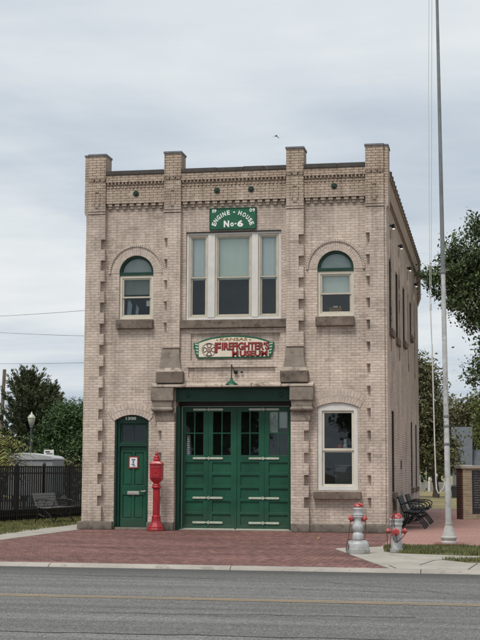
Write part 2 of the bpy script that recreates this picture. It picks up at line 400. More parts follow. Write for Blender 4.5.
SOIL = mat('soil', (.085,.075,.045), .95, .3, 4, .8)

# ------------------------------------------------------------------ setting
Z_ROAD = -.05
mb = MB(); mb.add([(-1500,-1500,-.16),(1500,-1500,-.16),(1500,2500,-.16),(-1500,2500,-.16)], [(0,1,2,3)]); struct('ground', mb, SOIL)
mb = MB(); mb.box(-400,400,-11.5,700,-.15,-.012); struct('lawn', mb, LAWN)
mb = MB(); mb.box(-250,250,-26,-11.7,-.15,Z_ROAD); struct('road', mb, ROAD)
mb = MB(); mb.box(-250,250,-60,-26.2,-.15,.0); struct('far_pavement', mb, CONC)
mb = MB()
for y in (-16.575, -16.425): mb.add([(-120,y-.06,Z_ROAD+.004),(120,y-.06,Z_ROAD+.004),(120,y+.06,Z_ROAD+.004),(-120,y+.06,Z_ROAD+.004)], [(0,1,2,3)])
struct('centre_line', mb, YLINE)
mb = MB(); r = random.Random(9)       # crack sealer run along the lane joint and a few branches
def tar(pts, w):
    P = [Vector(p) for p in pts]; n = len(P)
    V = []
    for i, p in enumerate(P):
        d = (P[min(i+1, n-1)]-P[max(i-1, 0)]).normalized(); q = Vector((-d.y, d.x))*w*r.uniform(.5, 1.3); V += [(p.x-q.x, p.y-q.y, Z_ROAD+.003), (p.x+q.x, p.y+q.y, Z_ROAD+.003)]
    mb.add(V, [(2*i, 2*i+2, 2*i+3, 2*i+1) for i in range(n-1)])
x = -8.; pl = []
while x < 24: pl.append((x, -20.05+.05*math.sin(x*.9)+r.gauss(0,.018))); x += .22
tar(pl, .03)
for x0, y0, x1, y1 in ((2.5,-13.1,6.4,-13.5),(7.4,-14.9,11.5,-15.3),(5.6,-18.3,9.2,-18.0)):
    tar([(x0+(x1-x0)*i/18+r.gauss(0,.03), y0+(y1-y0)*i/18+r.gauss(0,.03)) for i in range(19)], .012)
struct('crack_sealer', mb, mat('tar', (.028,.028,.028), .6, .3, 6, .2))
mb = MB(); mb.add([(.6,-13.25,Z_ROAD+.004),(2.75,-13.35,Z_ROAD+.004),(2.75,-13.45,Z_ROAD+.004),(.6,-13.35,Z_ROAD+.004)], [(0,1,2,3)])
mb.add([(8.05,-13.75,Z_ROAD+.004),(8.25,-13.78,Z_ROAD+.004),(8.25,-13.84,Z_ROAD+.004),(8.05,-13.81,Z_ROAD+.004)], [(0,1,2,3)])
struct('road_mark', mb, WLINE)
mb = MB(); mb.slab([(-3.55,3.1),(-1.95,9.4),(-1.2,13.5),(-1.2,30),(-40,30),(-40,-8),(-6.2,-8)], [], -.1, -.006, 'xy'); struct('gravel_yard', mb, mat('dark_gravel', (.07,.068,.06), .95, .4, 9, .9))
# kerb: laid-back lip along the brick apron, cast in lengths
mb = MB(); x = -60
while x < 80:
    x1 = x + 3.0
    prof = [(-11.55,-.15),(-11.55,.006),(-11.66,.006),(-11.73,-.004),(-11.77,-.02),(-11.80,Z_ROAD+.004),(-11.80,-.15)]
    mb.add([(x+.006,y,z) for y,z in prof]+[(x1-.006,y,z) for y,z in prof], [(i,i+1,i+8,i+7) for i in range(6)]+[(0,1,2,3,4,5,6),(7,8,9,10,11,12,13)])
    x = x1
struct('kerb', mb, KERBM)
# brick apron in front of the doors
edge = [(8.5,-11.55),(8.15,-10.4),(7.78,-9.1),(7.5,-8.1),(7.28,-7.3),(7.10,-6.7),(7.12,-6.4),(7.35,-6.15),(7.7,-5.95),(7.9,-5.7)]
mb = MB(); mb.slab([(-.5,-11.55)]+edge+[(7.9,.25),(-.04,.25),(-.25,-5.26)], [], -.13, 0., 'xy'); struct('brick_apron', mb, PAVE)
mb = MB(); mb.slab([(7.905,-5.6),(16,-5.4),(16,19.5),(7.55,19.5),(7.55,.26),(7.905,.26)], [], -.13, .002, 'xy'); struct('pink_paved_walk', mb, PAVE2)
mb = MB(); mb.slab([(-60,-11.55),(-.51,-11.55),(-.26,-5.26),(-.05,.25),(-.02,.45),(-.02,20),(-.95,20),(-.95,2.9),(-1.35,-4),(-1.5,-8),(-60,-8)], [], -.13, .003, 'xy'); struct('concrete_walk', mb, CONC)
e2 = [(x+.012, y) for x, y in edge]
mb = MB(); mb.slab(e2+[(7.92,-5.62),(16,-5.42),(16,-11.55)], [], -.13, .004, 'xy'); struct('corner_slab', mb, CONC)
mb = MB()   # dark control joints of the slab
def joint(p, w=.012):
    for a, b in zip(p, p[1:]):
        a = Vector(a); b = Vector(b); n = (b-a).normalized(); n = Vector((-n.y, n.x))*w
        mb.add([(a.x-n.x,a.y-n.y,.008),(b.x-n.x,b.y-n.y,.008),(b.x+n.x,b.y+n.y,.008),(a.x+n.x,a.y+n.y,.008)], [(0,1,2,3)])
joint([(8.93,-10.7),(9.02,-10.1),(9.12,-9.55),(9.3,-9.25),(9.55,-9.15),(16,-9.0)]); joint([(9.72,-11.5),(9.85,-10.1)]); joint([(8.6,-11.5),(8.45,-10.9)])
joint([(8.25,-8.15),(8.5,-8.5)], .008)
struct('slab_joints', mb, mat('joint_dirt', (.10,.09,.075), .95, .2, 10, 0))
# grass strips
def blades(poly, n, h0, h1, seed, soil_z=.012, name='grass', lab=None):
    r = random.Random(seed); xs = [p[0] for p in poly]; ys = [p[1] for p in poly]
    def inside(x, y):
        c = False; j = len(poly)-1
        for i in range(len(poly)):
            a, b = poly[i], poly[j]
            if (a[1] > y) != (b[1] > y) and x < (b[0]-a[0])*(y-a[1])/(b[1]-a[1])+a[0]: c = not c
            j = i
        return c
    m = MB(); k = 0
    while k < n:
        x = r.uniform(min(xs), max(xs)); y = r.uniform(min(ys), max(ys))
        if not inside(x, y): continue
        if math.sin(x*5.1+1.3*math.sin(y*3))*math.sin(y*4.3+.7) > .22 and r.random() < .88: continue
        k += 1; a = r.uniform(0, 2*PI); h = r.uniform(h0, h1); w = r.uniform(.006, .012); l = r.uniform(0, .6)*h; b = r.uniform(0, 2*PI)
        dx, dy = math.cos(a)*w, math.sin(a)*w; z = soil_z
        m.add([(x-dx,y-dy,z),(x+dx,y+dy,z),(x+math.cos(b)*l,y+math.sin(b)*l,z+h)], [(0,1,2)])
    o = m.build(name, GRASSB, fix=False); tag(o, lab, 'grass', kind='stuff')
g1 = [(7.98,-5.85),(8.4,-5.68),(12.5,-5.5),(12.5,-8.4),(9.6,-8.15),(8.4,-7.75),(8.1,-7.3)]
g2 = [(9.25,-9.35),(9.5,-9.18),(12.5,-9.1),(12.5,-10.1),(9.7,-9.98)]
mb = MB(); mb.slab(g1, [], -.1, .012, 'xy'); mb.slab(g2, [], -.1, .012, 'xy'); struct('soil_strip', mb, mat('turf_soil', (.10,.098,.045), .95, .4, 5, .9, dirt=((.22,.17,.09), 3, .55, .7)))
blades(g1, 26000, .03, .085, 3, lab='green grass strip in the concrete behind the silver hydrants')
blades(g2, 6000, .03, .075, 4, lab='thin grass strip beside the kerb at the lower right')
blades([(-1.0,-6),(-.98,14),(-2.4,14),(-4.2,1.5),(-3.2,-6)], 22000, .03, .09, 5, soil_z=-.012, lab='green grass along the iron fence under the left bench')

# ------------------------------------------------------------------ the engine house
H = thing('engine_house', 'two storey painted tan brick engine house with green doors and toothed brick piers', 'building', (0,0,0))
YB = .10; YI = .45; DP = 16.5
z0s, zcs = 2.74, 2.87
door_arch, *_ = seg_top(.755, 1.64, 2.73, 2.875)
w3_arch, *_ = seg_top(5.925, 6.925, 3.055, 3.165)
w1h = [(.82,5.31),(1.72,5.31)] + arc(1.27, 6.5, .45, 0, PI, 20)
w2h = [(5.93,5.31),(6.84,5.31)] + arc(6.385, 6.5, .455, 0, PI, 20)
w3h = [(5.925,1.01),(6.925,1.01)] + w3_arch
bwh = rect(2.575, 5.015, 5.26, 7.5)
outer = [(0,0),(.755,0)] + door_arch[::-1] + [(1.64,0),(2.34,0),(2.34,3.55),(5.28,3.55),(5.28,0),(7.6,0),(7.6,9.05),(0,9.05)]
MB().slab(outer, [w1h, w2h, w3h, bwh], YB, YI).build('wall', BR, H)
upw = [(2.6,4.97),(5.1,4.96),(8.3,5.17),(12.0,5.7)]; gdw = [(3.1,.85),(12.0,.85),(14.8,.85)]
sideh = [rect(y-.9, y, z+.19, 7.02) for y, z in upw] + [rect(y-.85, y, .93, 3.06) for y, z in gdw]
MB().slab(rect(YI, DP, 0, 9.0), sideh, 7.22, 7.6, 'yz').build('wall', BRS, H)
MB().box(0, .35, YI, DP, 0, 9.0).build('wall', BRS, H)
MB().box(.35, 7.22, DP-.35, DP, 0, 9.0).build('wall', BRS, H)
MB().box(.35, 7.22, YI, DP-.35, 8.5, 8.6).build('roof', COPE, H)
MB().box(.35, 7.22, 2.6, 2.7, .02, 8.5).box(.35, 7.22, YI, 2.6, 4.35, 4.42).box(.35, 7.22, YI, 2.6, .012, .02).box(2.2,2.24,YI,2.6,.02,4.35).build('interior_partition', ROOM, H)

NT_TOP = [7.37-.544*k for k in range(13)]; NH = .258
def toothed(x_plain, x_wide, x_nar, za, zb, y0, y1, notches):
    """pier outline: plain on one edge, toothed on the other"""
    pts = [(x_plain, za)]; zz = []
    for t in sorted(notches): zz += [(x_wide, t-NH), (x_nar, t-NH), (x_nar, t), (x_wide, t)]
    side = [(x_wide, za)] + zz + [(x_wide, zb)]
    return MB().slab([(x_plain, za)] + side + [(x_plain, zb)], [], y0, y1)
def pier(xa, xb, plain, wide, nar, za, notches, strip=0):
    m = toothed(plain, wide, nar, za, 8.0, 0, YB+.03, notches)
    a, b = min(xa, xb), max(xa, xb)
    m.box(a, b, .018, YB+.03, 8.0, 8.03).box(a-.004, b+.004, -.012, YB+.03, 8.03, 8.075).box(a, b, .018, YB+.03, 8.075, 8.10)
    m.box(a, b, 0, YB+.03, 8.10, 8.86)
    m.box(a, b, .045, .4, 8.86, 8.885)                       # open, dark course
    n = 3; w = (b-a)/n
    for i in range(n): m.box(a+i*w+.018, a+(i+1)*w-.018, -.006, .1, 8.885, 8.935)
    m.box(a, b, .035, .1, 8.935, 8.952)
    m.box(a, b, .045, .4, 8.885, 8.935).box(a, b, 0, .55, 8.952, 9.56)
    # raised brick ornament on the shaft
    c = (a+b)/2
    m.box(c-.045, c+.045, -.022, 0, 8.60, 8.66).box(c-.085, c-.05, -.022, 0, 8.28, 8.58).box(c+.05, c+.085, -.022, 0, 8.28, 8.58).box(c-.045, c+.045, -.022, 0, 8.2, 8.26)
    if strip:                                              # set-back pilaster round the corner
        s = strip; e = a if s < 0 else b
        lo, hi = (e-.06, e) if s < 0 else (e, e+.06); lo2, hi2 = (e-.11, e) if s < 0 else (e, e+.11)
        m.box(lo, hi, .05, .62, .2, 7.98); m.taper((lo, hi, .05, .62), (lo2, hi2, .05, .66), 7.98, 8.06); m.box(lo2, hi2, .05, .66, 8.06, 9.555)
    o = m.build('pier', BR, H, loc=(0,-.03,0))
    cx0, cx1 = (a-.13 if strip < 0 else a-.02), (b+.13 if strip > 0 else b+.02)
    cm = MB().box(a-.02, b+.02, -.025, .57, 9.56, 9.61)
    if strip: cm.box((cx0 if strip < 0 else b+.021), (a-.021 if strip < 0 else cx1), .03, .68, 9.556, 9.60)
    cm.build('pier_cap', CAPM, o, bevel=.006)
    return o
pier(0, .455, 0, .46, .353, .21, NT_TOP, -1)
pier(2.005, 2.445, 2.445, 2.0, 2.11, 4.56, NT_TOP[:5])
pier(5.16, 5.60, 5.16, 5.60, 5.475, 4.56, NT_TOP[:5])
pier(7.15, 7.6, 7.6, 7.145, 7.25, .21, NT_TOP, 1)
# parapet bands between the piers
for xa, xb, n in ((.463, 2.0, 8), (2.448, 5.157, 14), (5.603, 7.147, 8)):
    m = MB(); w = (xb-xa)/n
    m.box(xa, xb, .03, YB-.001, 8.30, 8.70)
    for i in range(n):                                     # dentil table
        c = xa+(i+.5)*w
        m.box(c-w*.30, c+w*.30, .035, YB-.001, 8.235, 8.30); m.box(c-w*.22, c+w*.22, .06, YB-.001, 8.165, 8.235)
    m.box(xa, xb, .02, YB-.001, 8.30, 8.335)
    n2 = n*2; w2 = (xb-xa)/n2
    for i in range(n2):                                    # saw-tooth course
        c = xa+(i+.5)*w2
        m.add([(c-w2*.48,.03,8.86),(c+w2*.48,.03,8.86),(c,.03,8.74),(c-w2*.3,-.005,8.86),(c+w2*.3,-.005,8.86),(c,-.005,8.79)], [(0,1,2),(3,5,4),(0,2,5,3),(2,1,4,5),(0,3,4,1)])
        m.box(c-w2*.28, c+w2*.28, .012, YB-.001, 8.70, 8.737)
    m.box(xa, xb, .045, YB-.001, 8.70, 8.86).box(xa, xb, -.01, YB-.001, 8.86, 8.92).box(xa, xb, .0, YB-.001, 8.92, 9.05)
    m.build('parapet_band', BR, H)
    m = MB(); x = xa
    rr = random.Random(int(xa*100))
    while x < xb-.01:
        x1 = min(xb, x+rr.uniform(.5, .95)); x1 = xb if xb-x1 < .3 else x1
        m.box(x+.004, x1-.004, -.03+rr.uniform(0,.012), .47, 9.05, 9.145+rr.uniform(0,.012)); x = x1
    m.build('coping', COPE, H, bevel=.006)
# star shaped anchor plates
for x, z, y in ((1.253,8.55,.03),(3.375,8.56,.03),(4.258,8.57,.03),(6.366,8.58,.03)):
    m = MB().lathe([(.075,0),(.075,-.018),(.06,-.026),(.05,-.016),(.03,-.016),(.026,-.045),(.0,-.05)], (x,y,z), 16, 'y')
    m.build('anchor_plate', mat('tarnished_green',(.012,.035,.024),.6,.3,14,.3), H, smooth=True)
# side parapet, cornice and coping
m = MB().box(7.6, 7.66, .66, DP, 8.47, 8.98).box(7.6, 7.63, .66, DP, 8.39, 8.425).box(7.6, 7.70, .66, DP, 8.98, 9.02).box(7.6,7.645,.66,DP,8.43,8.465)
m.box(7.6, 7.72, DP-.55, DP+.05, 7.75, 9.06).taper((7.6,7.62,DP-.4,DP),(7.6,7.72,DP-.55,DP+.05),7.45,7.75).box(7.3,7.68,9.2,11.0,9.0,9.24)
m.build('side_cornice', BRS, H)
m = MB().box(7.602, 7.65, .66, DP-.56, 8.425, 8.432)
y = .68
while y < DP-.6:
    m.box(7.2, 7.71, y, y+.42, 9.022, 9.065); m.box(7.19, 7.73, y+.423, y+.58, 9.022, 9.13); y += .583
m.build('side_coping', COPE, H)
# centre bay: recessed brick panels
m = MB().slab(rect(2.447, 5.158, 3.665, 5.035), [rect(2.72,5.0,4.235,4.915), rect(2.66,4.88,3.80,4.06)], .055, YB-.001)
m.box(2.70, 5.02, .04, .055, 4.915, 4.95).box(2.62, 4.92, .04, .055, 4.06, 4.10)
m.build('brick_panel', BR, H)
# plinth
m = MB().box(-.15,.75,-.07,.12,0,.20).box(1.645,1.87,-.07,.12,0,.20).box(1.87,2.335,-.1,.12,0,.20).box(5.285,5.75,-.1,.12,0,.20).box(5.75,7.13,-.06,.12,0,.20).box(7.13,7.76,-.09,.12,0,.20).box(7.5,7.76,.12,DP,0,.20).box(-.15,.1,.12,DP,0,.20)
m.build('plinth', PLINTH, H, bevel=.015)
# lower piers beside the garage, capitals, ledge and weatherings
low = [t for t in NT_TOP if .3 < t < 2.6]
o1 = toothed(2.34, 1.895, 2.01, .20, 2.71, -.055, YB-.001, low).build('pier', BR, H)
o2 = toothed(5.28, 5.725, 5.607, .20, 2.71, -.055, YB-.001, low).build('pier', BR, H)
for o, a, b, na, nb in ((o1, 1.75, 2.315, 1.845, 2.34), (o2, 5.27, 5.845, 5.28, 5.765)):
    m = MB().box(na, nb, -.07, YB-.002, 2.712, 2.93)
    pr = [(.0,2.932),(-.045,2.945),(-.075,2.98),(-.08,3.01),(-.06,3.05),(-.045,3.065),(-.05,3.075),(-.06,3.20),(-.075,3.215),(-.09,3.225),(-.09,3.535)]
    for (d0, za), (d1, zb) in zip(pr, pr[1:]):
        m.taper((a+.085+d0, b-.085-d0, -.07+d0, YB-.003), (a+.085+d1, b-.085-d1, -.07+d1, YB-.003), za, zb)
    m.build('capital', STONE2, o, bevel=.004)
m = MB(); xs = [1.735, 2.62, 3.55, 4.31, 5.05, 5.85]; rr = random.Random(2)
for a, b in zip(xs, xs[1:]):
    j = rr.uniform(-.012, .012); m.box(a+.003, b-.003, -.14+j, YB-.004, 3.553, 3.60).taper((a+.003,b-.003,-.14+j,YB-.004), (a+.003,b-.003,-.02+j,YB-.004), 3.60, 3.662)
m.build('ledge', LEDGE, H, bevel=.012)
for a, b in ((1.86, 2.555), (5.02, 5.715)):
    c = (a+b)/2
    m = MB().box(a, b, -.11, YB-.005, 3.664, 3.95); m.build('weathering', STONE, H, bevel=.01)
    m = MB().taper((a+.01,b-.01,-.10,YB-.005),(a+.07,b-.07,-.06,YB-.005), 3.951, 4.05); m.build('weathering', LEDGE, H)
    m = MB().taper((c-.275,c+.275,-.058,.097),(c-.235,c+.235,-.035,.097), 4.051, 4.31).taper((c-.235,c+.235,-.035,.097),(c-.226,c+.226,.0,.097), 4.311, 4.575)
    m.build('weathering', STONE2, H, bevel=.005)
# radiating brick arches
def voussoirs(name, cx, cz, r0, r1, a0, a1, n, y0, y1, rows=1, gap=.006):
    m = MB(); back = MB(); N = 24
    p = [(cx+r0*math.sin(a0+(a1-a0)*i/N), cz+r0*math.cos(a0+(a1-a0)*i/N)) for i in range(N+1)]
    q = [(cx+r1*math.sin(a0+(a1-a0)*i/N), cz+r1*math.cos(a0+(a1-a0)*i/N)) for i in range(N+1)]
    back.slab(p+q[::-1], [], y0+.012, y1)
    rr = random.Random(n)
    for k in range(rows):
        ra = r0+(r1-r0)*k/rows+(gap if k else 0); rb = r0+(r1-r0)*(k+1)/rows
        for i in range(n):
            if k % 2 and rows > 1: b0, b1 = a0+(a1-a0)*max(0, i-.5)/n, a0+(a1-a0)*(i+.5)/n
            else: b0, b1 = a0+(a1-a0)*i/n, a0+(a1-a0)*(i+1)/n
            g = gap*.5/ra; j = rr.uniform(-.004, .004)
            pts = [(cx+r*math.sin(a), cz+r*math.cos(a)) for r, a in ((ra, b0+g), (ra, b1-g), (rb, b1-g), (rb, b0+g))]
            m.slab(pts, [], y0+j, y0+.02)
    o = m.build(name, VOU, H); back.build('mortar_bed', MORT, o)
    return o
_, cx, cz, rr_, aa = seg_top(.755, 1.64, 2.73, 2.875); voussoirs('brick_arch', cx, cz, rr_+.004, rr_+.30, -aa*1.04, aa*1.04, 13, YB-.018, YB+.005, 2)
_, cx, cz, rr_, aa = seg_top(5.925, 6.925, 3.055, 3.165); voussoirs('brick_arch', cx, cz, rr_+.004, rr_+.33, -aa*1.12, aa*1.12, 17, YB-.010, YB+.005, 2)
for c, r in ((1.27, .45), (6.385, .455)):
    voussoirs('brick_arch', c, 6.5, r+.003, r+.12, -PI/2, PI/2, 30, YB-.008, YB+.005)
    voussoirs('brick_arch', c, 6.5, r+.125, r+.225, -PI/2, PI/2, 34, YB-.006, YB+.005)
    voussoirs('hood_mould', c, 6.5, r+.228, r+.285, -PI/2-.02, PI/2+.02, 40, YB-.035, YB+.005, gap=.012)
# stone sills
def sill(par, x0, x1, z0, z1, y0=-.02): return MB().box(x0, x1, y0, YB+.12, z0, z1).build('sill', STONE, par, bevel=.012)
# ---- windows
def frame_ring(m, x0, x1, z0, z1, w, y0, y1, wb=None):
    wb = wb or w
    m.box(x0, x0+w, y0, y1, z0, z1).box(x1-w, x1, y0, y1, z0, z1).box(x0+w, x1-w, y0, y1, z1-w, z1).box(x0+w, x1-w, y0, y1, z0, z0+wb)
def pane(par, x0, x1, z0, z1, y, m=None): return MB().box(x0, x1, y, y+.006, z0, z1).build('pane', m or GLASS, par)
def blind(par, x0, x1, z0, z1, y, m):
    mb = MB(); n = 12
    vs = []
    for i in range(n+1):
        x = x0+(x1-x0)*i/n; dy = .006*math.sin(i*1.9)
        vs += [(x, y+dy, z0), (x, y+dy, z1)]
    mb.add(vs, [(2*i, 2*i+2, 2*i+3, 2*i+1) for i in range(n)]); mb.box(x0, x1, y-.012, y+.012, z0-.012, z0+.012)
    return mb.build('blind', m, par)
def arched(cx, hw, up_blind, zb_blind, upmat):
    m = MB(); x0, x1 = cx-hw+.004, cx+hw-.004
    frame_ring(m, x0, x1, 5.315, 6.44, .065, .15, .26, .075)
    w = m.build('window', CREAM, H)
    s = MB(); frame_ring(s, x0+.067, x1-.067, 5.392, 5.905, .04, .19, .235); frame_ring(s, x0+.067, x1-.067, 5.86, 6.373, .04, .17, .189); s.build('sash', BEIGE, w)
    r = hw-.004
    g = MB(); g.slab([(cx+r, 6.475)]+arc(cx, 6.5, r, 0, PI, 20)+[(cx-r, 6.475)]+[(cx-r+.055, 6.475)]+arc(cx, 6.5, r-.055, 0, PI, 20)[::-1]+[(cx+r-.055, 6.475)], [], .14, .25)
    g.box(x0, x1, .13, .26, 6.442, 6.52); g.build('fanlight_frame', GREEND, w)
    f = MB(); f.slab([(cx+r-.06, 6.522)]+arc(cx, 6.5, r-.06, .05, PI-.05, 18)+[(cx-r+.06, 6.522)], [], .2, .206); f.build('pane', GLASS, w)
    f = MB(); f.slab([(cx+r-.06, 6.523)]+arc(cx, 6.5, r-.06, .05, PI-.05, 18)+[(cx-r+.06, 6.523)], [], .235, .24); f.build('blind', upmat, w)
    pane(w, x0+.1, x1-.1, 5.42, 5.87, .21); pane(w, x0+.1, x1-.1, 5.89, 6.345, .178)
    blind(w, x0+.09, x1-.09, zb_blind, 6.36, .262, up_blind)
    sill(w, cx-.495, cx+.465, 5.06, 5.295)
    return w
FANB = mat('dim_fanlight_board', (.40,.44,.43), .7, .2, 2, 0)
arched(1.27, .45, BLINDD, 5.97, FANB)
arched(6.385, .455, BLINDP, 5.90, FANB)
# things seen behind the two arched windows
tag(MB().add([(.98,.30,5.42),(1.08,.31,5.42),(1.12,.30,5.70),(1.05,.29,5.84),(1.0,.3,5.78),(1.2,.32,5.42),(1.27,.3,5.42),(1.3,.3,5.62),(1.22,.31,5.72)], [(0,1,2,3,4),(5,6,7,8)]).build('cloth', mat('greyblue_cloth', (.28,.36,.42), .9, .25, 6, .2), fix=False), 'grey blue cloth hanging behind the lower sash of the left arched window', 'cloth')
tag(MB().box(1.50,1.60,.262,.266,5.66,5.80).build('paper_sheet', PAPER), 'white paper stuck behind the lower sash of the left arched window', 'paper')
t = thing('cardboard_box', 'brown cardboard box on the sill behind the right arched window', 'box', (6.36,.36,5.36))
MB().box(-.15,.15,-.1,.1,0,.17).build('carton', CARD, t); MB().box(-.15,.15,-.2,-.1,.168,.172).build('flap', CARD, t)
t = thing('white_ornament', 'small white ornament standing on the cardboard box behind glass', 'ornament', (6.36,.36,5.535))
MB().box(-.06,.05,-.02,.02,.0,.055).box(.10,.12,-.02,.02,.0,.05).build('body', PAPER, t)
# triple window
m = MB(); x0, x1, zb, zt = 2.58, 5.01, 5.262, 7.495
frame_ring(m, x0, x1, zb, zt, .055, .13, .25, .06)
m.box(3.135, 3.315, .12, .25, zb+.06, zt-.055).box(4.265, 4.425, .12, .25, zb+.06, zt-.055)
W = m.build('window', WHITE, H, bevel=.006)
MB().box(2.575,5.015,.085,.13,7.497,7.52).build('lintel', DARKF, W)
for a, b in ((2.64, 3.13), (3.32, 4.26), (4.43, 4.95)):
    s = MB(); frame_ring(s, a, b, 5.325, 7.435, .045, .145, .24); frame_ring(s, a+.046, b-.046, 6.335, 7.388, .03, .17, .2); frame_ring(s, a+.046, b-.046, 5.372, 6.375, .035, .201, .235)
    s.build('sash', BEIGE, W)
    pane(W, a+.07, b-.07, 6.37, 7.36, .18); pane(W, a+.075, b-.075, 5.40, 6.345, .215)
    blind(W, a+.05, b-.05, 6.31, 7.39, .262, BLINDG if a == 3.32 else BLINDB)
MB().box(2.45, 5.155, -.03, YB+.12, 5.045, 5.255).build('sill', STONE, W, bevel=.01)
# right ground floor window
m = MB(); arch2, *_ = seg_top(5.93, 6.92, 3.05, 3.16)
m.slab([(5.93,1.015),(6.92,1.015)]+arch2, [rect(6.03, 6.82, 1.11, 2.965)], .13, .25)
W = m.build('window', WHITE, H, bevel=.005)
s = MB(); frame_ring(s, 6.032, 6.818, 1.112, 2.0, .055, .19, .24); frame_ring(s, 6.032, 6.818, 1.985, 2.963, .055, .165, .189); s.build('sash', CREAM, W)
pane(W, 6.08, 6.77, 1.16, 1.95, .21); pane(W, 6.08, 6.77, 2.035, 2.915, .175); sill(W, 5.83, 7.0, .80, .985, -.03)
t = thing('display_board', 'dark display board with a thin pale outline behind the ground floor window', 'board', (6.55,.55,1.0))
MB().box(-.22,.22,0,.02,.06,.62).build('panel', ROOM, t); m = MB(); frame_ring(m, -.23,.23,.05,.63,.012,-.012,0); m.build('frame', mat('dim_trim',(.20,.21,.2),.6,.1,5,0), t)
m = MB()
for k in range(5): m.box(-.1-.02*(k % 2), .1, -.006, -.001, .16+k*.07, .18+k*.07)
m.build('lettering', mat('dim_ink',(.09,.095,.095),.8,.1,5,0), t)
t = thing('red_ornament', 'small red ornament behind the ground floor window at meeting rail height', 'ornament', (6.43,.5,2.02))
MB().lathe([(.05,0),(.065,.05),(.05,.1),(.02,.12)], seg=12).build('body', mat('dim_red',(.35,.02,.02),.5,.2,9,0), t, smooth=True)
t = thing('white_figurine', 'small white figurine with dark spots beside the red ornament behind glass', 'ornament', (6.57,.5,2.02))
MB().lathe([(.05,0),(.06,.06),(.045,.13),(.03,.15),(.045,.19),(.04,.24),(.015,.26)], seg=12).build('body', mat('spotty_white',(.5,.5,.5),.6,.1,9,0,dirt=((.02,.02,.02),25,.55,.9)), t, smooth=True)
# side windows
for y, z in upw:
    m = MB(); m.slab(rect(y-.897, y-.003, z+.193, 7.017), [rect(y-.83, y-.07, z+.26, 6.95)], 7.50, 7.535, 'yz')
    m.box(7.535, 7.597, y-.03, y-.003, z+.193, 7.017)
    w = m.build('window', DARKF, H); MB().box(7.51, 7.516, y-.83, y-.07, z+.26, 6.95).build('pane', GLASS, w)
    MB().box(7.45, 7.69, y-.98, y+.10, z, z+.185).build('sill', STONE, w, bevel=.008)
for y, z in gdw:
    m = MB(); m.slab(rect(y-.847, y-.003, .933, 3.057), [rect(y-.78, y-.07, 1.0, 2.99)], 7.50, 7.535, 'yz')
    m.box(7.535, 7.597, y-.03, y-.003, .933, 3.057)
    w = m.build('window', DARKF, H); MB().box(7.51, 7.516, y-.78, y-.07, 1.0, 2.99).build('pane', GLASS, w)
    MB().box(7.45, 7.69, y-.92, y+.10, .76, .925).build('sill', STONE, w, bevel=.008)
MB().box(7.601, 7.625, 5.80, 5.98, 1.53, 1.78).build('vent', DARKF, H)
# ---- entrance door
m = MB(); A, *_ = seg_top(.76, 1.635, 2.725, 2.868)
hol = rect(.865, 1.56, .06, 2.08); hol2 = rect(.865, 1.56, 2.165, 2.66)
m.slab([(.76,.012),(1.635,.012)]+A, [hol, hol2], .20, .40); m.box(.76, .80, .13, .2, .012, 2.725).box(1.602,1.635,.13,.2,.012,2.725)
FR = m.build('door_frame', GREEND, H, bevel=.004)
s = MB(); frame_ring(s, .868, 1.557, 2.168, 2.657, .04, .25, .30); s.box(1.19, 1.215, .262, .29, 2.21, 2.617); s.build('transom_bar', GREEND, FR)
pane(FR, .9, 1.53, 2.2, 2.63, .275)
MB().box(.78, 1.62, .12, .42, .003, .055).build('threshold', STONE2, FR)
D = MB()
hs = [rect(.94, 1.185, 1.10, 1.93), rect(1.24, 1.485, 1.10, 1.93), rect(.94, 1.185, .27, .86), rect(1.24, 1.485, .27, .86)]
D.slab(rect(.87, 1.555, .062, 2.075), hs, .262, .30); D.box(.88, 1.545, .292, .31, .08, 2.06)
for h in hs:
    a, b = h[0], h[2]; D.taper((a[0]+.03, b[0]-.03, .278, .29), (a[0]+.03, b[0]-.03, .278, .29), a[1]+.03, b[1]-.03)
D = D.build('door', GREEN, H, bevel=.004)
MB().box(1.065, 1.375, .247, .262, .868, .955).box(1.09,1.35,.242,.247,.885,.938).build('mail_slot', STEEL, D, bevel=.004)
m = MB().lathe([(.026,0),(.026,-.02),(.012,-.022),(.012,-.06)], (1.515,.262,.955), 12, 'y').tube([(1.515,.205,.955),(1.47,.205,.955),(1.42,.207,.95)], [.013,.012,.01]).build('handle', STEEL, D, smooth=True)
m = MB(); m.mesh(text_mesh('1300', .27, .075, .03), 1.15, .199, 2.79); m.build('house_number', LETTER, FR)
t = thing('door_notice', 'white paper notice with red border on the green entrance door', 'notice', (1.215,.26,1.53))
MB().box(-.125,.125,-.006,.0,0,.30).build('border', SIGNR, t); MB().box(-.095,.095,-.010,-.006,.03,.27).build('sheet', PAPER, t)
m = MB().box(-.05,.05,-.0125,-.0102,.20,.235).box(-.025,.02,-.0125,-.0102,.13,.19).box(-.05,.03,-.0125,-.0102,.085,.115).box(-.02,.05,-.0125,-.0102,.05,.075); m.build('print', BLUEI, t)
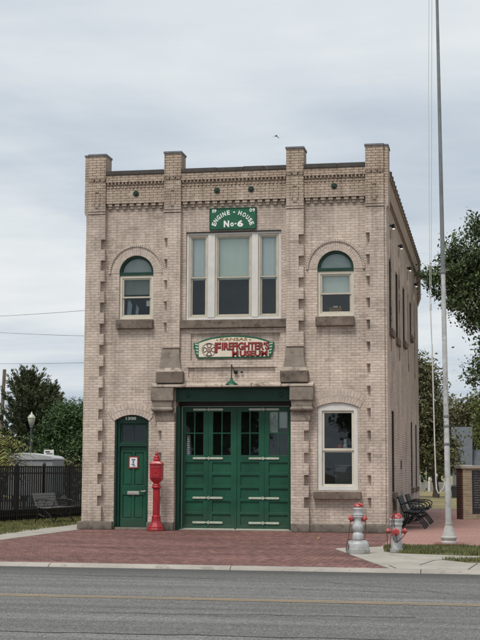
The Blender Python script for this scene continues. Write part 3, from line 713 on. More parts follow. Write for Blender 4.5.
# ---- garage doors
YD = .40
m = MB().box(2.345, 2.44, .12, .50, 0, 3.08).box(5.19, 5.275, .30, .50, 0, 3.08).box(2.345, 5.275, .08, .16, 3.20, 3.545).box(2.345, 5.275, .16, .50, 3.44, 3.54).box(2.345, 5.275, .062, .08, 3.20, 3.225).box(2.345,5.275,.062,.08,3.515,3.545)
GF = m.build('garage_frame', GREEND, H, bevel=.004)
MB().box(2.345, 5.275, .42, .50, 3.082, 3.44).build('head_board', DARKF, GF)
MB().box(2.441, 2.452, .36, .398, .01, 3.085).box(2.452,5.185,.375,.398,3.083,3.095).build('weather_strip', HINGE, GF)
MB().box(2.345, 5.275, .15, .6, .004, .025).build('threshold', CONC, GF)
for x in (2.66, 5.02):
    MB().lathe([(.065,0),(.065,-.015),(.05,-.022),(.044,-.012),(.022,-.012),(.02,-.035),(0,-.04)], (x,.08,3.365), 16, 'y').build('anchor_plate', GREEND, GF, smooth=True)
PZ = [(1.44,1.69),(1.115,1.365),(.79,1.04),(.455,.715),(.13,.39)]
def leaf(x0, x1, cols, sg=1):
    D = MB(); hs = []
    for a, b in cols:
        hs.append(rect(a, b, 1.865, 2.955))
        for za, zb in PZ: hs.append(rect(a-.01, b+.01, za, zb))
    D.slab(rect(x0, x1, .045, 3.075), hs, YD, YD+.05)
    for a, b in cols:
        for za, zb in PZ: D.box(a-.012, b+.012, YD+.028, YD+.046, za-.002, zb+.002)
    xm = (cols[0][1]+cols[1][0])/2
    D.box(xm-.012, xm+.012, YD-.012, YD, .05, 3.07)
    L = D.build('garage_door', GREEN, H, bevel=.005)
    for a, b in cols:
        c = (a+b)/2
        s = MB().box(c-.014, c+.014, YD+.008, YD+.04, 1.865, 2.955).box(a, b, YD+.01, YD+.038, 2.405, 2.435); s.build('glazing_bar', GREEN, L)
        pane(L, a, b, 1.866, 2.954, YD+.022)
    for z in (3.013, 1.79, .803, .19):
        w = .385; s = MB()
        pts = [(xm-w,z-.018),(xm-w+.02,z-.026),(xm-.08,z-.026),(xm-.03,z-.012),(xm+.03,z-.012),(xm+.08,z-.026),(xm+w-.02,z-.026),(xm+w,z-.018),(xm+w,z+.018),(xm+w-.02,z+.026),(xm+.08,z+.026),(xm+.03,z+.012),(xm-.03,z+.012),(xm-.08,z+.026),(xm-w+.02,z+.026),(xm-w,z+.018)]
        s.slab(pts, [], YD-.024, YD-.013)
        s.slab([(xm+sg*q, z+v) for q, v in ((-.045,0),(.03,-.045),(.045,-.03),(-.005,0),(.045,.03),(.03,.045))], [], YD-.032, YD-.024)
        for q in (-.3, -.17, .17, .3): s.lathe([(.011,0),(.009,-.006),(0,-.008)], (xm+q, YD-.024, z), 8, 'y')
        s.build('strap_hinge', HINGE, L)
    MB().box(x0+.01, x1-.01, YD-.01, YD+.04, .012, .044).build('bottom_seal', HINGE, L)
    return L
L1 = leaf(2.455, 3.812, [(2.535, 2.985), (3.235, 3.69)])
L2 = leaf(3.822, 5.182, [(3.955, 4.405), (4.675, 5.13)], -1)
MB().box(3.79, 3.845, YD-.02, YD-.001, .05, 3.07).build('astragal', GREEN, L1)
# sticker and plain grey sheets behind the glass of the garage doors
t = thing('window_sticker', 'narrow vertical sticker with pale marks inside the leftmost garage door pane', 'sticker', (2.60,YD+.035,1.87))
MB().box(-.045,.045,0,.003,0,.50).build('strip', mat('grey_sticker',(.16,.17,.16),.7,.1,9,0), t)
m = MB()
for k in range(9): m.box(-.03,.03-.012*(k % 3),-.003,-.0005,.03+k*.05,.055+k*.05)
m.build('print', PAPER, t)
MB().box(4.67,4.90,YD+.052,YD+.055,2.43,2.955).build('blind', mat('grey_paper',(.36,.40,.38),.8,.1,4,0), L2)  # plain sheets that make these upper panes paler
MB().box(4.905,5.13,YD+.052,YD+.055,2.55,2.955).build('blind', mat('grey_sheet_b',(.40,.44,.42),.8,.1,4,0), L2)
# ---- wall mounted things
def wall_light(y, lab):
    t = thing('wall_light', lab, 'wall light', (7.6,y,7.83), 0, 'wall lights along the side of the engine house')
    MB().lathe([(.03,.12),(.045,.10),(.055,.0),(.048,0),(.04,.02)], (.10,0,0), 14).box(0,.1,-.03,.03,.05,.1).build('housing', BLACK, t, smooth=True)
    MB().lathe([(.04,.012),(.04,.0),(.025,-.02),(.0,-.028)], (.10,0,0), 12).build('bulb', BULB, t, smooth=True)
    l = bpy.data.lights.new('lamp_glow', 'SPOT'); l.energy = 9; l.spot_size = R(50); l.spot_blend = .8; l.color = (1,.93,.82); l.shadow_soft_size = .05
    lo = bpy.data.objects.new('lamp_glow', l); col.objects.link(lo); lo.parent = t; lo.location = (.13,0,-.06); lo.rotation_euler = (0, R(8), 0)
for y, s in ((2.13,'nearest the street corner'),(5.44,'second from the street'),(9.85,'third from the street'),(13.7,'nearest the rear corner')):
    wall_light(y, 'small black lit downlight on the side wall, ' + s)
for y in (2.22, 5.53, 9.94, 13.79): MB().tube([(7.618,y,7.8),(7.618,y,4.6)], .018, 6).build('conduit', LEDGE, H)
# ENGINE HOUSE sign
t = thing('engine_house_sign', 'green board reading ENGINE HOUSE No 6 and 1909 above the triple window', 'sign', (3.785,YB,7.55))
MB().box(-.605,.605,-.045,0,0,.56).build('board', SIGNG, t, bevel=.004)
m = MB(); frame_ring(m, -.605,.605,0,.56,.018,-.055,-.045); m.build('rim', GREEND, t)
m = MB()
def glyph(c, x, z, w, h, a=0, off=.02):
    me = text_mesh(c, w, h, off)
    for v in me.vertices:
        X = v.co.x*math.cos(a)-v.co.z*math.sin(a); Z = v.co.x*math.sin(a)+v.co.z*math.cos(a); v.co.x, v.co.z = X, Z
    m.mesh(me, x, -.0455, z)
wid = {'I': .022, '-': .05, 'N': .085, 'H': .085, 'G': .085, 'O': .085}
seq = 'ENGINE - HOUSE'; adv = []
for c in seq: adv.append(.045 if c == ' ' else wid.get(c, .075)+.026)
tot = sum(adv); cur = 0; EA, EB = .50, .40; Z0 = .045
for c, w in zip(seq, adv):
    u = (cur+w/2)/tot; cur += w
    if c == ' ': continue
    th = PI*(.955-.91*u); x = EA*math.cos(th); z = Z0+EB*math.sin(th)
    tx, tz = EA*math.sin(th), -EB*math.cos(th); a = math.atan2(tz, tx)*.92
    glyph(c, x, z, wid.get(c, .075), .03 if c == '-' else .115, a, .035)
m.build('lettering', LETTER, t); m = MB()
for c, x in (('1', -.515), ('9', -.46)): glyph(c, x, .485, .028 if c == '1' else .062, .09)
m.build('date', LETTER, t); m = MB()
for c, x in (('0', .46), ('9', .535)): glyph(c, x, .485, .062, .09)
m.build('date', LETTER, t); m = MB()
glyph('N', -.165, .15, .14, .17, 0, .05); glyph('o', -.02, .13, .09, .10, 0, .04); glyph('-', .07, .15, .045, .03, 0, .05); glyph('6', .19, .15, .15, .17, 0, .05)
m.build('lettering', LETTER, t)
# museum sign
t = thing('museum_sign', 'cream arched sign reading KANSAS FIREFIGHTERS MUSEUM with green border above the garage', 'sign', (3.82,YB,4.285))
top = [(-.92,.40),(-.80,.46),(-.6,.515),(-.3,.555),(0,.568),(.3,.555),(.6,.515),(.80,.46),(.92,.40)]
bd = [(-.93,.0),(.93,.0),(.935,.05),(.99,.12),(.985,.22),(1.03,.27),(1.02,.40)]+top[::-1]+[(-1.02,.40),(-1.03,.27),(-.985,.22),(-.99,.12),(-.935,.05)]
MB().slab(bd, [], -.05, -.012).build('board', SIGNG, t)
inn = [(-.89,.035),(.89,.035),(.89,.385)]+[(x*.965, z-.038) for x, z in top[1:-1]][::-1]+[(-.89,.385)]
MB().slab(inn, [], -.058, -.05).build('panel', SIGNC, t)
m = MB()
for s in (-1, 1):
    for k in range(4):
        z = .10+k*.075; m.slab([(s*.905,z),(s*(.955+.012*k),z+.02),(s*(.955+.012*k),z+.055),(s*.905,z+.04)], [], -.056, -.05)
m.build('striped_wing', SIGNP, t)
m = MB(); m.mesh(text_mesh('KANSAS', .70, .075, .02), 0, -.0585, .475)
for s in (-1, 1): m.slab([(s*.42-.025,.455),(s*.42,.435),(s*.42+.025,.455),(s*.42,.485)], [], -.062, -.058)
m.build('lettering', SIGNT, t)
m = MB(); k2 = MB()
def red(txt, x, z, w, h, off=.03):
    k2.mesh(text_mesh(txt, w+.012, h+.02, off+.022, .004), x+.006, -.0585, z-.005); m.mesh(text_mesh(txt, w, h, off, .010), x, -.0590, z)
red('F', -.405, .265, .15, .25); m.build('initial_letter', SIGNR, t); k2.build('letter_shadow', SIGNK, t); m = MB(); k2 = MB()
red('IREFIGHTER\u2019S', .295, .30, 1.19, .185); m.build('lettering', SIGNR, t); k2.build('letter_shadow', SIGNK, t); m = MB(); k2 = MB()
red('M', .04, .115, .155, .14); red('USEUM', .505, .115, .70, .13)
m.build('lettering', SIGNR, t); k2.build('letter_shadow', SIGNK, t)
m = MB(); E0 = (-.625, .215)
for q in range(4):
    a = q*PI/2
    def rt(p): return (E0[0]+p[0]*math.cos(a)-p[1]*math.sin(a), E0[1]+p[0]*math.sin(a)+p[1]*math.cos(a))
    m.slab([rt(p) for p in ((-.03,.05),(.03,.05),(.075,.13),(.03,.155),(-.03,.155),(-.075,.13))], [[rt(p) for p in ((-.022,.065),(.022,.065),(.052,.125),(.02,.14),(-.02,.14),(-.052,.125))]], -.064, -.058)
m.lathe([(.06,-.058),(.06,-.064),(.0,-.064)], (E0[0],0,E0[1]), 18, 'y'); m.slab([(E0[0]+.185*math.cos(k*PI/16), E0[1]+.172*math.sin(k*PI/16)) for k in range(32)], [[(E0[0]+.172*math.cos(k*PI/16), E0[1]+.160*math.sin(k*PI/16)) for k in range(32)]], -.062, -.058); frame = m.build('emblem', SIGNK, t)
m = MB(); m.lathe([(.045,-.064),(.045,-.067),(0,-.067)], (E0[0],0,E0[1]), 16, 'y'); m.build('emblem_centre', SIGNC, t)
m = MB().box(E0[0]-.01,E0[0]+.01,-.07,-.067,E0[1]-.035,E0[1]+.035).box(E0[0]-.032,E0[0]+.032,-.0705,-.067,E0[1]-.008,E0[1]+.008); m.build('emblem_mark', SIGNR, t)
# plaque
t = thing('wall_plaque', 'small dark bronze plaque on the left corner pier', 'plaque', (.165,0,1.37))
MB().box(-.107,.107,-.02,0,0,.165).build('plate', BRONZE, t, bevel=.004)
m = MB()
for k in range(4): m.box(-.08,.08-.02*(k % 2),-.0215,-.02,.03+k*.03,.04+k*.03)
m.build('lettering', mat('worn_bronze',(.14,.10,.06),.5,.2,20,0,metal=.4), t)
# gooseneck lamp
t = thing('gooseneck_lamp', 'green gooseneck barn lamp with metal shade above the garage doors', 'lamp', (3.88,.055,3.93))
MB().lathe([(.055,0),(.055,-.02),(.035,-.04)], seg=16, ax='y').build('wall_plate', BLACK, t, smooth=True)
pts = [(0,-.03,0),(-.005,-.2,.02),(-.01,-.38,.09)]+[(-.012,-.44-.05*math.sin(a),.09+.05+.05*-math.cos(a)) for a in (.6,1.2)]+[(-.015,-.50,.16),(-.015,-.505,.08),(-.015,-.505,-.2)]
MB().tube(pts, .014, 8).build('arm', GREEND, t, smooth=True)
MB().lathe([(.03,.10),(.035,.05),(.05,.035),(.09,.0),(.155,-.05),(.16,-.062),(.15,-.06),(.085,-.01),(.0,.0)], (-.015,-.505,-.28), 24).build('lamp_shade', GREEN, t, smooth=True)
MB().lathe([(.02,.03),(.05,-.01),(.055,-.05),(.04,-.085),(0,-.10)], (-.015,-.505,-.29), 16).build('bulb', emit_mat('pale_bulb', (.9,.95,.88), .15), t, smooth=True)
t = thing('wall_camera', 'small dark round sensor on the brick panel beside the gooseneck lamp', 'sensor', (4.03,.06,3.93))
MB().lathe([(.03,0),(.03,-.02),(.015,-.045),(0,-.05)], seg=12, ax='y').build('body', BLACK, t, smooth=True)

# ------------------------------------------------------------------ fire alarm box
t = thing('fire_alarm_pedestal', 'red cast iron fire alarm box on a fluted pedestal beside the entrance door', 'fire alarm', (1.99,-.43,0))
oct_ = dict(seg=8, rot=PI/8)
MB().lathe([(.215,0),(.215,.05),(.195,.065),(.195,.10),(.165,.125),(.13,.20),(.115,.25),(.11,.33)], **oct_).build('base', RED, t, bevel=.006)
m = MB().lathe([(.115,.332),(.115,.36),(.09,.375),(.085,1.02),(.10,1.04),(.12,1.055),(.12,1.08),(.10,1.10),(.105,1.13),(.085,1.15)], **oct_)
for k in range(8):
    a = k*PI/4; c, s = math.cos(a)*.081, math.sin(a)*.081
    m.tube([(c,s,.40),(c,s,1.0)], .008, 6)
m.build('column', RED, t, bevel=.004)
m = MB().taper((-.05,.05,-.05,.05),(-.15,.15,-.10,.10),1.151,1.27).box(-.15,.15,-.10,.10,1.27,1.62)
m.taper((-.165,.165,-.115,.115),(-.165,.165,-.115,.115),1.62,1.645).taper((-.165,.165,-.115,.115),(-.08,.08,-.08,.08),1.645,1.71)
m.build('alarm_box', RED, t, bevel=.01)
b = MB().box(-.115,.115,-.118,-.101,1.30,1.585); frame_ring(b,-.09,.09,1.34,1.56,.015,-.126,-.118); b.box(-.02,.02,-.135,-.118,1.42,1.48); b.build('box_door', RED, t, bevel=.004)
MB().lathe([(.08,1.711),(.085,1.73),(.08,1.77),(.06,1.80),(.075,1.81),(.05,1.84),(.03,1.86),(.045,1.88),(.04,1.91),(.015,1.935),(.0,1.95)], seg=16).build('finial', RED, t, smooth=True)

# ------------------------------------------------------------------ hydrants
def chain(m, pts, r=.010):
    P = [Vector(p) for p in pts]
    for a, b in zip(P, P[1:]):
        n = max(2, int((b-a).length/.03))
        for i in range(n):
            c = a.lerp(b, (i+.5)/n); d = (b-a).normalized(); u = d.orthogonal().normalized() if i % 2 else d.cross(d.orthogonal().normalized())
            m.tube([c+d*.019*math.cos(q)+u*.010*math.sin(q) for q in [k*PI/3 for k in range(6)]], .0042, 5, closed=True)
def hang(t, pts):
    m = MB(); chain(m, pts); m.build('chain', RUST, t)
h1 = (7.675,-8.0,.004)
t = thing('fire_hydrant', 'tall silver hydrant with bulbous barrel, wide drum base and red caps', 'hydrant', h1)
MB().lathe([(.215,0),(.22,.03),(.218,.085),(.205,.09),(.20,.17),(.185,.215),(.16,.235),(.10,.245)], seg=36).build('base', SILVER, t, smooth=True)
m = MB().lathe([(.095,.246),(.10,.27),(.098,.35),(.085,.372),(.078,.385),(.085,.40),(.10,.435),(.107,.475),(.10,.52),(.08,.56),(.075,.60),(.08,.65),(.10,.665),(.10,.69),(.085,.70)], seg=28)
for k in range(8): m.lathe([(.011,.655),(.011,.712),(0,.714)], (math.cos(k*PI/4+.2)*.094, math.sin(k*PI/4+.2)*.094, 0), 6)
m.build('barrel', SILVER, t, smooth=True)
MB().lathe([(.105,.701),(.105,.715),(.092,.722),(.09,.80),(.096,.81),(.09,.83),(.06,.842)], seg=24).build('bonnet', SILVER, t, smooth=True)
MB().lathe([(.07,.843),(.078,.86),(.06,.885),(.035,.90),(.03,.915),(0,.92)], seg=18).tube([(-.06,-.01,.875),(.02,-.02,.905),(.105,-.03,.872)], [.02,.03,.018], 8).build('cap', REDW, t, smooth=True)
for s in (-1, 1):
    n = MB().lathe([(.045,s*.075),(.045,s*.10),(.062,s*.105),(.062,s*.145),(.05,s*.15),(.022,s*.152),(.02,s*.178),(0,s*.18)], (0,0,.635), 18, 'x').build('nozzle', REDW, t, smooth=True)
hang(t, [(-.13,-.03,.60),(-.15,-.06,.45),(-.165,-.09,.30),(-.19,-.12,.20),(-.205,-.13,.06)]); hang(t, [(-.165,-.09,.27),(-.08,-.19,.25),(.04,-.19,.25),(.13,-.13,.26),(.15,-.07,.40),(.14,-.03,.60)]); hang(t, [(-.19,-.10,.22),(-.16,-.15,.15),(-.17,-.155,.08)])
h2 = (8.35,-7.55,.012)
t = thing('fire_hydrant', 'short silver hydrant with red domed top standing in the grass strip', 'hydrant', h2)
m = MB().lathe([(.125,0),(.125,.055),(.108,.06),(.102,.075),(.102,.50),(.12,.505),(.12,.53),(.112,.535),(.112,.585),(.128,.59),(.128,.615),(.10,.62)], seg=32)
for k in range(10): m.lathe([(.009,.58),(.009,.626),(0,.628)], (math.cos(k*PI/5)*.121, math.sin(k*PI/5)*.121, 0), 6); m.lathe([(.010,.05),(.010,.072),(0,.074)], (math.cos(k*PI/5)*.115, math.sin(k*PI/5)*.115, 0), 6)
m.build('barrel', SILVER, t, smooth=True)
MB().lathe([(.118,.621),(.115,.645),(.095,.685),(.06,.715),(.03,.725),(.03,.745),(0,.75)], seg=24).build('bonnet', REDW, t, smooth=True)
n = MB().lathe([(.055,-.09),(.055,-.125),(.07,-.13),(.07,-.175),(.055,-.185),(.025,-.187),(.022,-.21),(0,-.212)], (0,0,.375), 18, 'y').build('nozzle', REDW, t, smooth=True)
for s in (-1, 1): MB().lathe([(.04,s*.09),(.04,s*.13),(.052,s*.135),(.052,s*.175),(.04,s*.18),(.02,s*.182),(.018,s*.205),(0,s*.207)], (0,0,.39), 16, 'x').build('nozzle', REDW, t, smooth=True)
hang(t, [(.0,-.02,.76),(-.06,-.09,.70),(-.075,-.125,.55),(-.08,-.12,.35),(-.12,-.10,.12),(-.13,-.08,.03)]); hang(t, [(.02,-.02,.745),(-.03,-.10,.70),(-.04,-.135,.58),(-.03,-.14,.46)]); hang(t, [(.19,-.02,.38),(.14,-.08,.30),(.06,-.14,.22),(.0,-.15,.19),(-.04,-.14,.24),(-.07,-.12,.33)]); hang(t, [(.0,-.19,.33),(.02,-.17,.24),(.02,-.15,.18)]); hang(t, [(-.18,0,.37),(-.17,-.02,.25),(-.165,-.02,.05)])

# ------------------------------------------------------------------ flagpole
FX, FY = 9.245, -5.08
t = thing('flagpole', 'tall flaking white flagpole on a bell shaped base at the right', 'flagpole', (FX,FY,.004))
MB().box(-.30,.30,-.28,.28,0,.055).build('footing', mat('red_footing',(.20,.085,.07),.9,.2,6,.4), t, bevel=.01)
MB().lathe([(.165,.056),(.165,.085),(.145,.10),(.15,.13),(.165,.15),(.165,.175),(.14,.19),(.125,.24),(.10,.32),(.085,.38),(.072,.42),(.078,.435),(.078,.455),(.068,.46)], seg=28).build('base', mat('base_grey',(.40,.40,.375),.65,.2,6,.3,dirt=((.2,.18,.16),10,.58,.6)), t, smooth=True)
lean = lambda z: -.0095*z
m = MB().tube([(lean(z),0,z) for z in (.45,1.5,2.35,2.4)], [.062,.058,.056,.056], 16).tube([(lean(z),0,z) for z in (2.4,4,5.6)], [.054,.050,.047], 16)
m.build('shaft', POLEM, t, smooth=True)
MB().tube([(lean(z),0,z) for z in (5.6,8,10.5,13.2)], [.046,.040,.033,.026], 14).build('shaft', POLET, t, smooth=True)
for z in (2.05, 2.42, 2.62, 5.6): MB().lathe([(.058,-.03),(.062,-.02),(.062,.02),(.058,.03)], (lean(z),0,z), 16).build('collar', POLET, t, smooth=True)
MB().lathe([(.05,0),(.09,.03),(.11,.1),(.09,.17),(0,.2)], (lean(13.2),0,13.2), 16).build('finial', STEEL, t, smooth=True)
m = MB(); m.tube([(lean(13.1)-.07,0,13.1),(-.245,.02,9.5),(-.285,.03,6.5),(-.31,.03,4.85),(-.295,.03,4.0)], .006, 5).tube([(lean(13.1)-.13,.02,13.1),(-.31,.02,9.5),(-.325,.03,6.5),(-.33,.03,4.85),(-.30,.035,4.0)], .006, 5)
m.tube([(-.295,.03,4.1),(-.28,.03,3),(-.265,.03,2),(-.25,.03,1.35),(-.24,.02,1.15),(-.20,.0,1.05),(-.10,-.0,1.15),(-.06,0,1.3)], .014, 6).tube([(-.315,.03,4.95),(-.315,.03,4.83)], .022, 8)
m.build('halyard', ROPE, t, smooth=True)

# ------------------------------------------------------------------ benches (length along local y, facing +x, origin at rear near foot)
def bench(label, loc, rz, L, slat, iron, group=None, frames=3):
    t = thing('park_bench', label, 'bench', loc, rz, group)
    for k in range(frames):
        y = .06+(L-.12)*k/(frames-1); m = MB()
        m.tube([(-.05,y,.0),(.0,y,.10),(.08,y,.25),(.05,y,.40),(-.03,y,.60),(-.11,y,.82)], [.022,.02,.018,.018,.017,.015], 8)
        m.tube([(.60,y,.0),(.55,y,.08),(.44,y,.22),(.30,y,.34),(.12,y,.41)], [.022,.02,.018,.018,.016], 8)
        m.tube([(.05,y,.41),(.30,y,.395),(.54,y,.42)], .016, 8)
        m.tube([(.08,y,.25),(.25,y,.18),(.44,y,.22)], .012, 6)
        if k in (0, frames-1):
            m.tube([(-.04,y,.62),(.10,y,.66),(.35,y,.65),(.50,y,.63),(.57,y,.58),(.56,y,.51),(.50,y,.46),(.46,y,.42)], .017, 8)
            m.tube([(.36,y,.64),(.28,y,.58),(.26,y,.50),(.31,y,.46),(.37,y,.49),(.36,y,.55)], .010, 6)
        m.build('leg_frame', iron, t, smooth=True)
    s = MB()
    for k in range(6): x = .06+k*.088; z = .425-.02*math.sin(k/5*PI); s.box(x, x+.07, 0, L, z, z+.025)
    s.build('seat', slat, t, bevel=.005)
    s = MB()
    for k in range(5):
        z = .47+k*.072; x = .035-(z-.42)*.36
        s.add([(x+a-.026*b, y, z+b*.062) for y in (0, L) for a, b in ((0,0),(.022,.008),(.022,1.008),(0,1))], [(0,1,2,3),(4,7,6,5),(0,4,5,1),(1,5,6,2),(2,6,7,3),(3,7,4,0)])
    s.build('backrest', slat, t)
    return t
bench('black park bench nearest the street along the side wall of the engine house', (7.84,2.35,.002), 0, 1.75, BLACK2, BLACK, 'black benches by the side wall')
bench('black park bench behind the first along the side wall, nearer the lawn', (7.86,5.2,.002), 0, 1.75, BLACK2, BLACK, 'black benches by the side wall')
bench('grey slatted bench with black iron frame in front of the iron fence', (-2.32,3.05,.0), R(-12), 1.2, GREYS, BLACK, frames=2)

# ------------------------------------------------------------------ memorial wall
t = thing('memorial_wall', 'cream brick memorial wall with black granite panel and concrete cap at the right', 'memorial', (9.28,9.3,0), R(24))
MB().box(.002,.30,-.0,.45,0,1.55).box(.30,3.2,.03,.45,0,.16).box(.30,3.2,.03,.45,1.50,1.55).box(.30,3.2,.10,.45,.16,1.5).build('brick_face', MEMC, t)
MB().box(-.03,.0,.012,.44,0,1.55).build('brick_end', MEMR, t)
MB().box(-.07,3.25,-.05,.50,1.55,1.65).build('cap', CONC, t, bevel=.015)
MB().box(.31,3.2,.06,.10,.17,1.495).build('granite_panel', GRAN, t)
m = MB(); rr = random.Random(5)
for k in range(15):
    x = .40
    while x < 3.0:
        w = rr.uniform(.06,.2); m.box(x, x+w, .057, .06, 1.40-k*.075, 1.425-k*.075); x += w+.035
m.build('lettering', ENGR, t)

# ------------------------------------------------------------------ left background
P0 = Vector((-3.75,2.6)); P1 = Vector((-2.05,9.4)); dv = P1-P0; LN = dv.length; ang = math.atan2(dv.y, dv.x)
t = thing('iron_fence', 'black iron picket fence running back beside the engine house on the left', 'fence', (P0.x,P0.y,-.012), ang)
a0 = -5.6; L = LN+5
m = MB().box(a0, L, -.02, .02, 1.55, 1.59).box(a0, L, -.02, .02, 1.36, 1.40).box(a0, L, -.02, .02, .16, .20); m.build('rail', BLACK, t)
m = MB(); x = a0
while x < L:
    m.box(x-.030, x+.030, -.011, .011, .06, 1.56); x += .115
tag(m.build('pickets', BLACK, t), kind=None)
x = a0+.1
while x < L:
    MB().box(x-.035, x+.035, -.035, .035, 0, 1.64).taper((x-.045,x+.045,-.045,.045),(x-.01,x+.01,-.01,.01),1.64,1.70).build('post', BLACK, t); x += 1.45
m = MB(); m.box(a0, L, .035, .05, .02, .34); m.build('kick_board', mat('dark_board',(.02,.02,.02),.8,.3,4,.2), t)
# trailer behind the fence
t = thing('box_trailer', 'pale grey box trailer with low peaked roof parked behind the iron fence', 'trailer', (-7.85,16.0,0), R(6))
MB().box(0,1.72,0,2.0,.45,1.80).build('body', TRAIL, t, bevel=.03)
m = MB(); pr = [(-.03,1.80),(1.75,1.80),(1.75,1.87),(1.62,1.96),(1.1,2.03),(.55,2.08),(.12,2.02),(-.03,1.90)]; m.slab(pr, [], -.04, 2.04); m.build('roof', TRAILR, t, bevel=.02)
m = MB().box(-.01,.02,-.006,0,.45,1.8).box(.87,.89,-.008,0,.45,1.8); m.build('trim', TRAILR, t)
for x in (.05, 1.67):
    w = MB().lathe([(.30,-.09),(.31,-.06),(.31,.06),(.30,.09)], (x,1.0,.30), 20, 'x').build('wheel', BLACK, t, smooth=True)
MB().tube([(.86,-.1,.45),(.86,-1.1,.45)], .04, 8).box(.82,.90,-.95,-.88,0,.45).build('drawbar', BLACK, t)
t = thing('small_white_sign', 'small white sign with dark marks on a post behind the grey trailer', 'sign', (-7.91,21.0,-.02), R(4))
MB().tube([(0,0.03,0),(0,0.03,2.2)], .025, 8).build('post', STEEL, t); MB().box(-.21,.21,-.02,0,2.05,2.27).build('board', PAPER, t)
MB().box(-.15,.05,-.024,-.02,2.16,2.21).box(-.1,.16,-.024,-.02,2.09,2.125).build('print', SIGNK, t)

# ------------------------------------------------------------------ trees
def leaves(m, c, s, n, size, r, up=0., el=1.6, d=None):
    for _ in range(n):
        p = Vector((c[0]+r.gauss(0,s), c[1]+r.gauss(0,s), c[2]+r.gauss(0,s*.8)))
        q = Vector((r.gauss(0,1), r.gauss(0,1), r.gauss(0,1)+up))
        if d is not None: q = q*.5+d*1.3
        q.normalize(); w = q.cross(Vector((r.gauss(0,1), r.gauss(0,1), r.gauss(0,1)))).normalized(); k = size*r.uniform(.45,1.5)
        m.add([p-q*k*el*.5, p+w*k*.35, p+q*k*el*.5, p-w*k*.35], [(0,1,2,3)])
def tree(name, label, loc, blobs, trunk_r, leafm, seed, leaf=.16, per=40, clumps=60, cs=.32, cat='tree', group=None, trunk_top=None, base=None):
    """blobs: (x,y,z,rx,ry,rz) relative to loc"""
    r = random.Random(seed); t = thing(name, label, cat, loc, 0, group)
    m = MB(); tm = MB()
    tz = trunk_top or min(b[2] for b in blobs)
    tp = [(0,0,0),(r.gauss(0,.05),r.gauss(0,.05),tz*.3),(r.gauss(0,.12),r.gauss(0,.1),tz*.65),(r.gauss(0,.15),r.gauss(0,.15),tz)]
    tm.tube(tp, [trunk_r*1.25,trunk_r,trunk_r*.85,trunk_r*.7], 10)
    for b in blobs:
        c = Vector(b[:3]); s0 = Vector(tp[-1])
        tm.tube([s0, s0.lerp(c, .5)+Vector((r.gauss(0,.2),r.gauss(0,.2),.1)), c], [trunk_r*.6,trunk_r*.4,trunk_r*.2], 7)
        nc = max(4, int(clumps*b[3]*b[5]))
        for k in range(nc):
            while True:
                q = Vector((r.uniform(-1,1),r.uniform(-1,1),r.uniform(-1,1)))
                if .30 < q.length < 1: break
            q = q*(.75+.25*q.length)
            cc = c+Vector((q.x*b[3],q.y*b[4],q.z*b[5]))
            if k % 3 == 0: tm.tube([c.lerp(cc,.15), c.lerp(cc,.6)+Vector((0,0,.08)), cc], [trunk_r*.16,trunk_r*.10,trunk_r*.04], 5)
            leaves(m, cc, cs*r.uniform(.55,1.15), per, leaf, r)
    m.build('crown', leafm, t, fix=False); tm.build('trunk', BARK, t, smooth=True)
    return t
def cedar(label, loc, h, rad, seed, group=None):
    r = random.Random(seed); t = thing('cedar_tree', label, 'tree', loc, 0, group); m = MB(); tm = MB()
    tm.tube([(0,0,0),(.05,0,h*.4),(0,.05,h*.95)], [.2,.13,.03], 9)
    n = int(h*17)
    for k in range(n):
        u = (k+r.random())/n; z = h*(.05+.90*u); R0 = rad*(1-u)**.8*(.45+.70*r.random())+.10; a = k*2.39996+r.uniform(-.5,.5)
        s0 = Vector((0,0,z)); lift = .30+.55*u
        br = [s0+Vector((math.cos(a)*R0*q, math.sin(a)*R0*q, R0*(lift*q*q*1.1-.10*q))) for q in (0,.35,.7,1.0)]
        tm.tube(br, [.03,.022,.014,.005], 5)
        for i in range(9):
            q = .2+.8*i/8; x = q*3; b = min(2, int(x)); p = br[b].lerp(br[b+1], x-b); d = (br[b+1]-br[b]).normalized()+Vector((0,0,.35)); d.normalize()
            for g in range(3 if q < .75 else 2):   # side sprays
                e = p+Vector((r.gauss(0,1),r.gauss(0,1),r.gauss(0,.6)+.35)).normalized()*r.uniform(.10,.34)*(1.15-q*.6)
                for v in (.35,.7,1.0): leaves(m, p.lerp(e, v), .05, 10, .055, r, d=(e-p).normalized()+d*.5, el=2.6)
        tip = br[3]
        for v in (.0,.12,.24): leaves(m, tip+(br[3]-br[2]).normalized()*v+Vector((0,0,v*.6)), (.045), 14, .055, r, d=Vector((math.cos(a)*.6,math.sin(a)*.6,1)), el=2.8)
    m.build('crown', LF_CEDAR, t, fix=False); tm.build('trunk', BARK, t, smooth=True)
    return t
cedar('tall dark cedar with feathery pointed top behind the trailer on the left', (-11.0,27,0), 6.1, 3.0, 11)
cedar('smaller dark cedar with ragged top between the tall cedar and the rounded tree', (-10.35,28.5,0), 5.5, 1.6, 12)
tree('broadleaf_tree', 'dense rounded dark green tree close to the left wall of the engine house', (-8.15,25.5,0), [(-.45,0,3.5,.85,.8,1.05),(.5,.1,3.3,1.0,.9,1.25),(0,0,2.2,1.5,1.1,1.3),(1.6,.2,3.2,1.0,.9,1.2),(-.9,.2,2.6,.9,.7,1.2),(-.7,.3,3.4,.8,.7,1.0),(-1.7,.6,2.0,1.0,.8,1.2)], .16, LF_HEDGE, 21, leaf=.075, per=95, clumps=64, cs=.25)
tree('broadleaf_tree', 'low dark green bush at the far left below the cedar', (-13.4,25,0), [(0,0,1.7,1.6,1.2,1.6),(1.6,.3,1.3,1.2,1,1.2),(-1.6,0,1.9,1.4,1.1,1.5)], .12, LF_HEDGE, 22, leaf=.14, per=30, clumps=46)
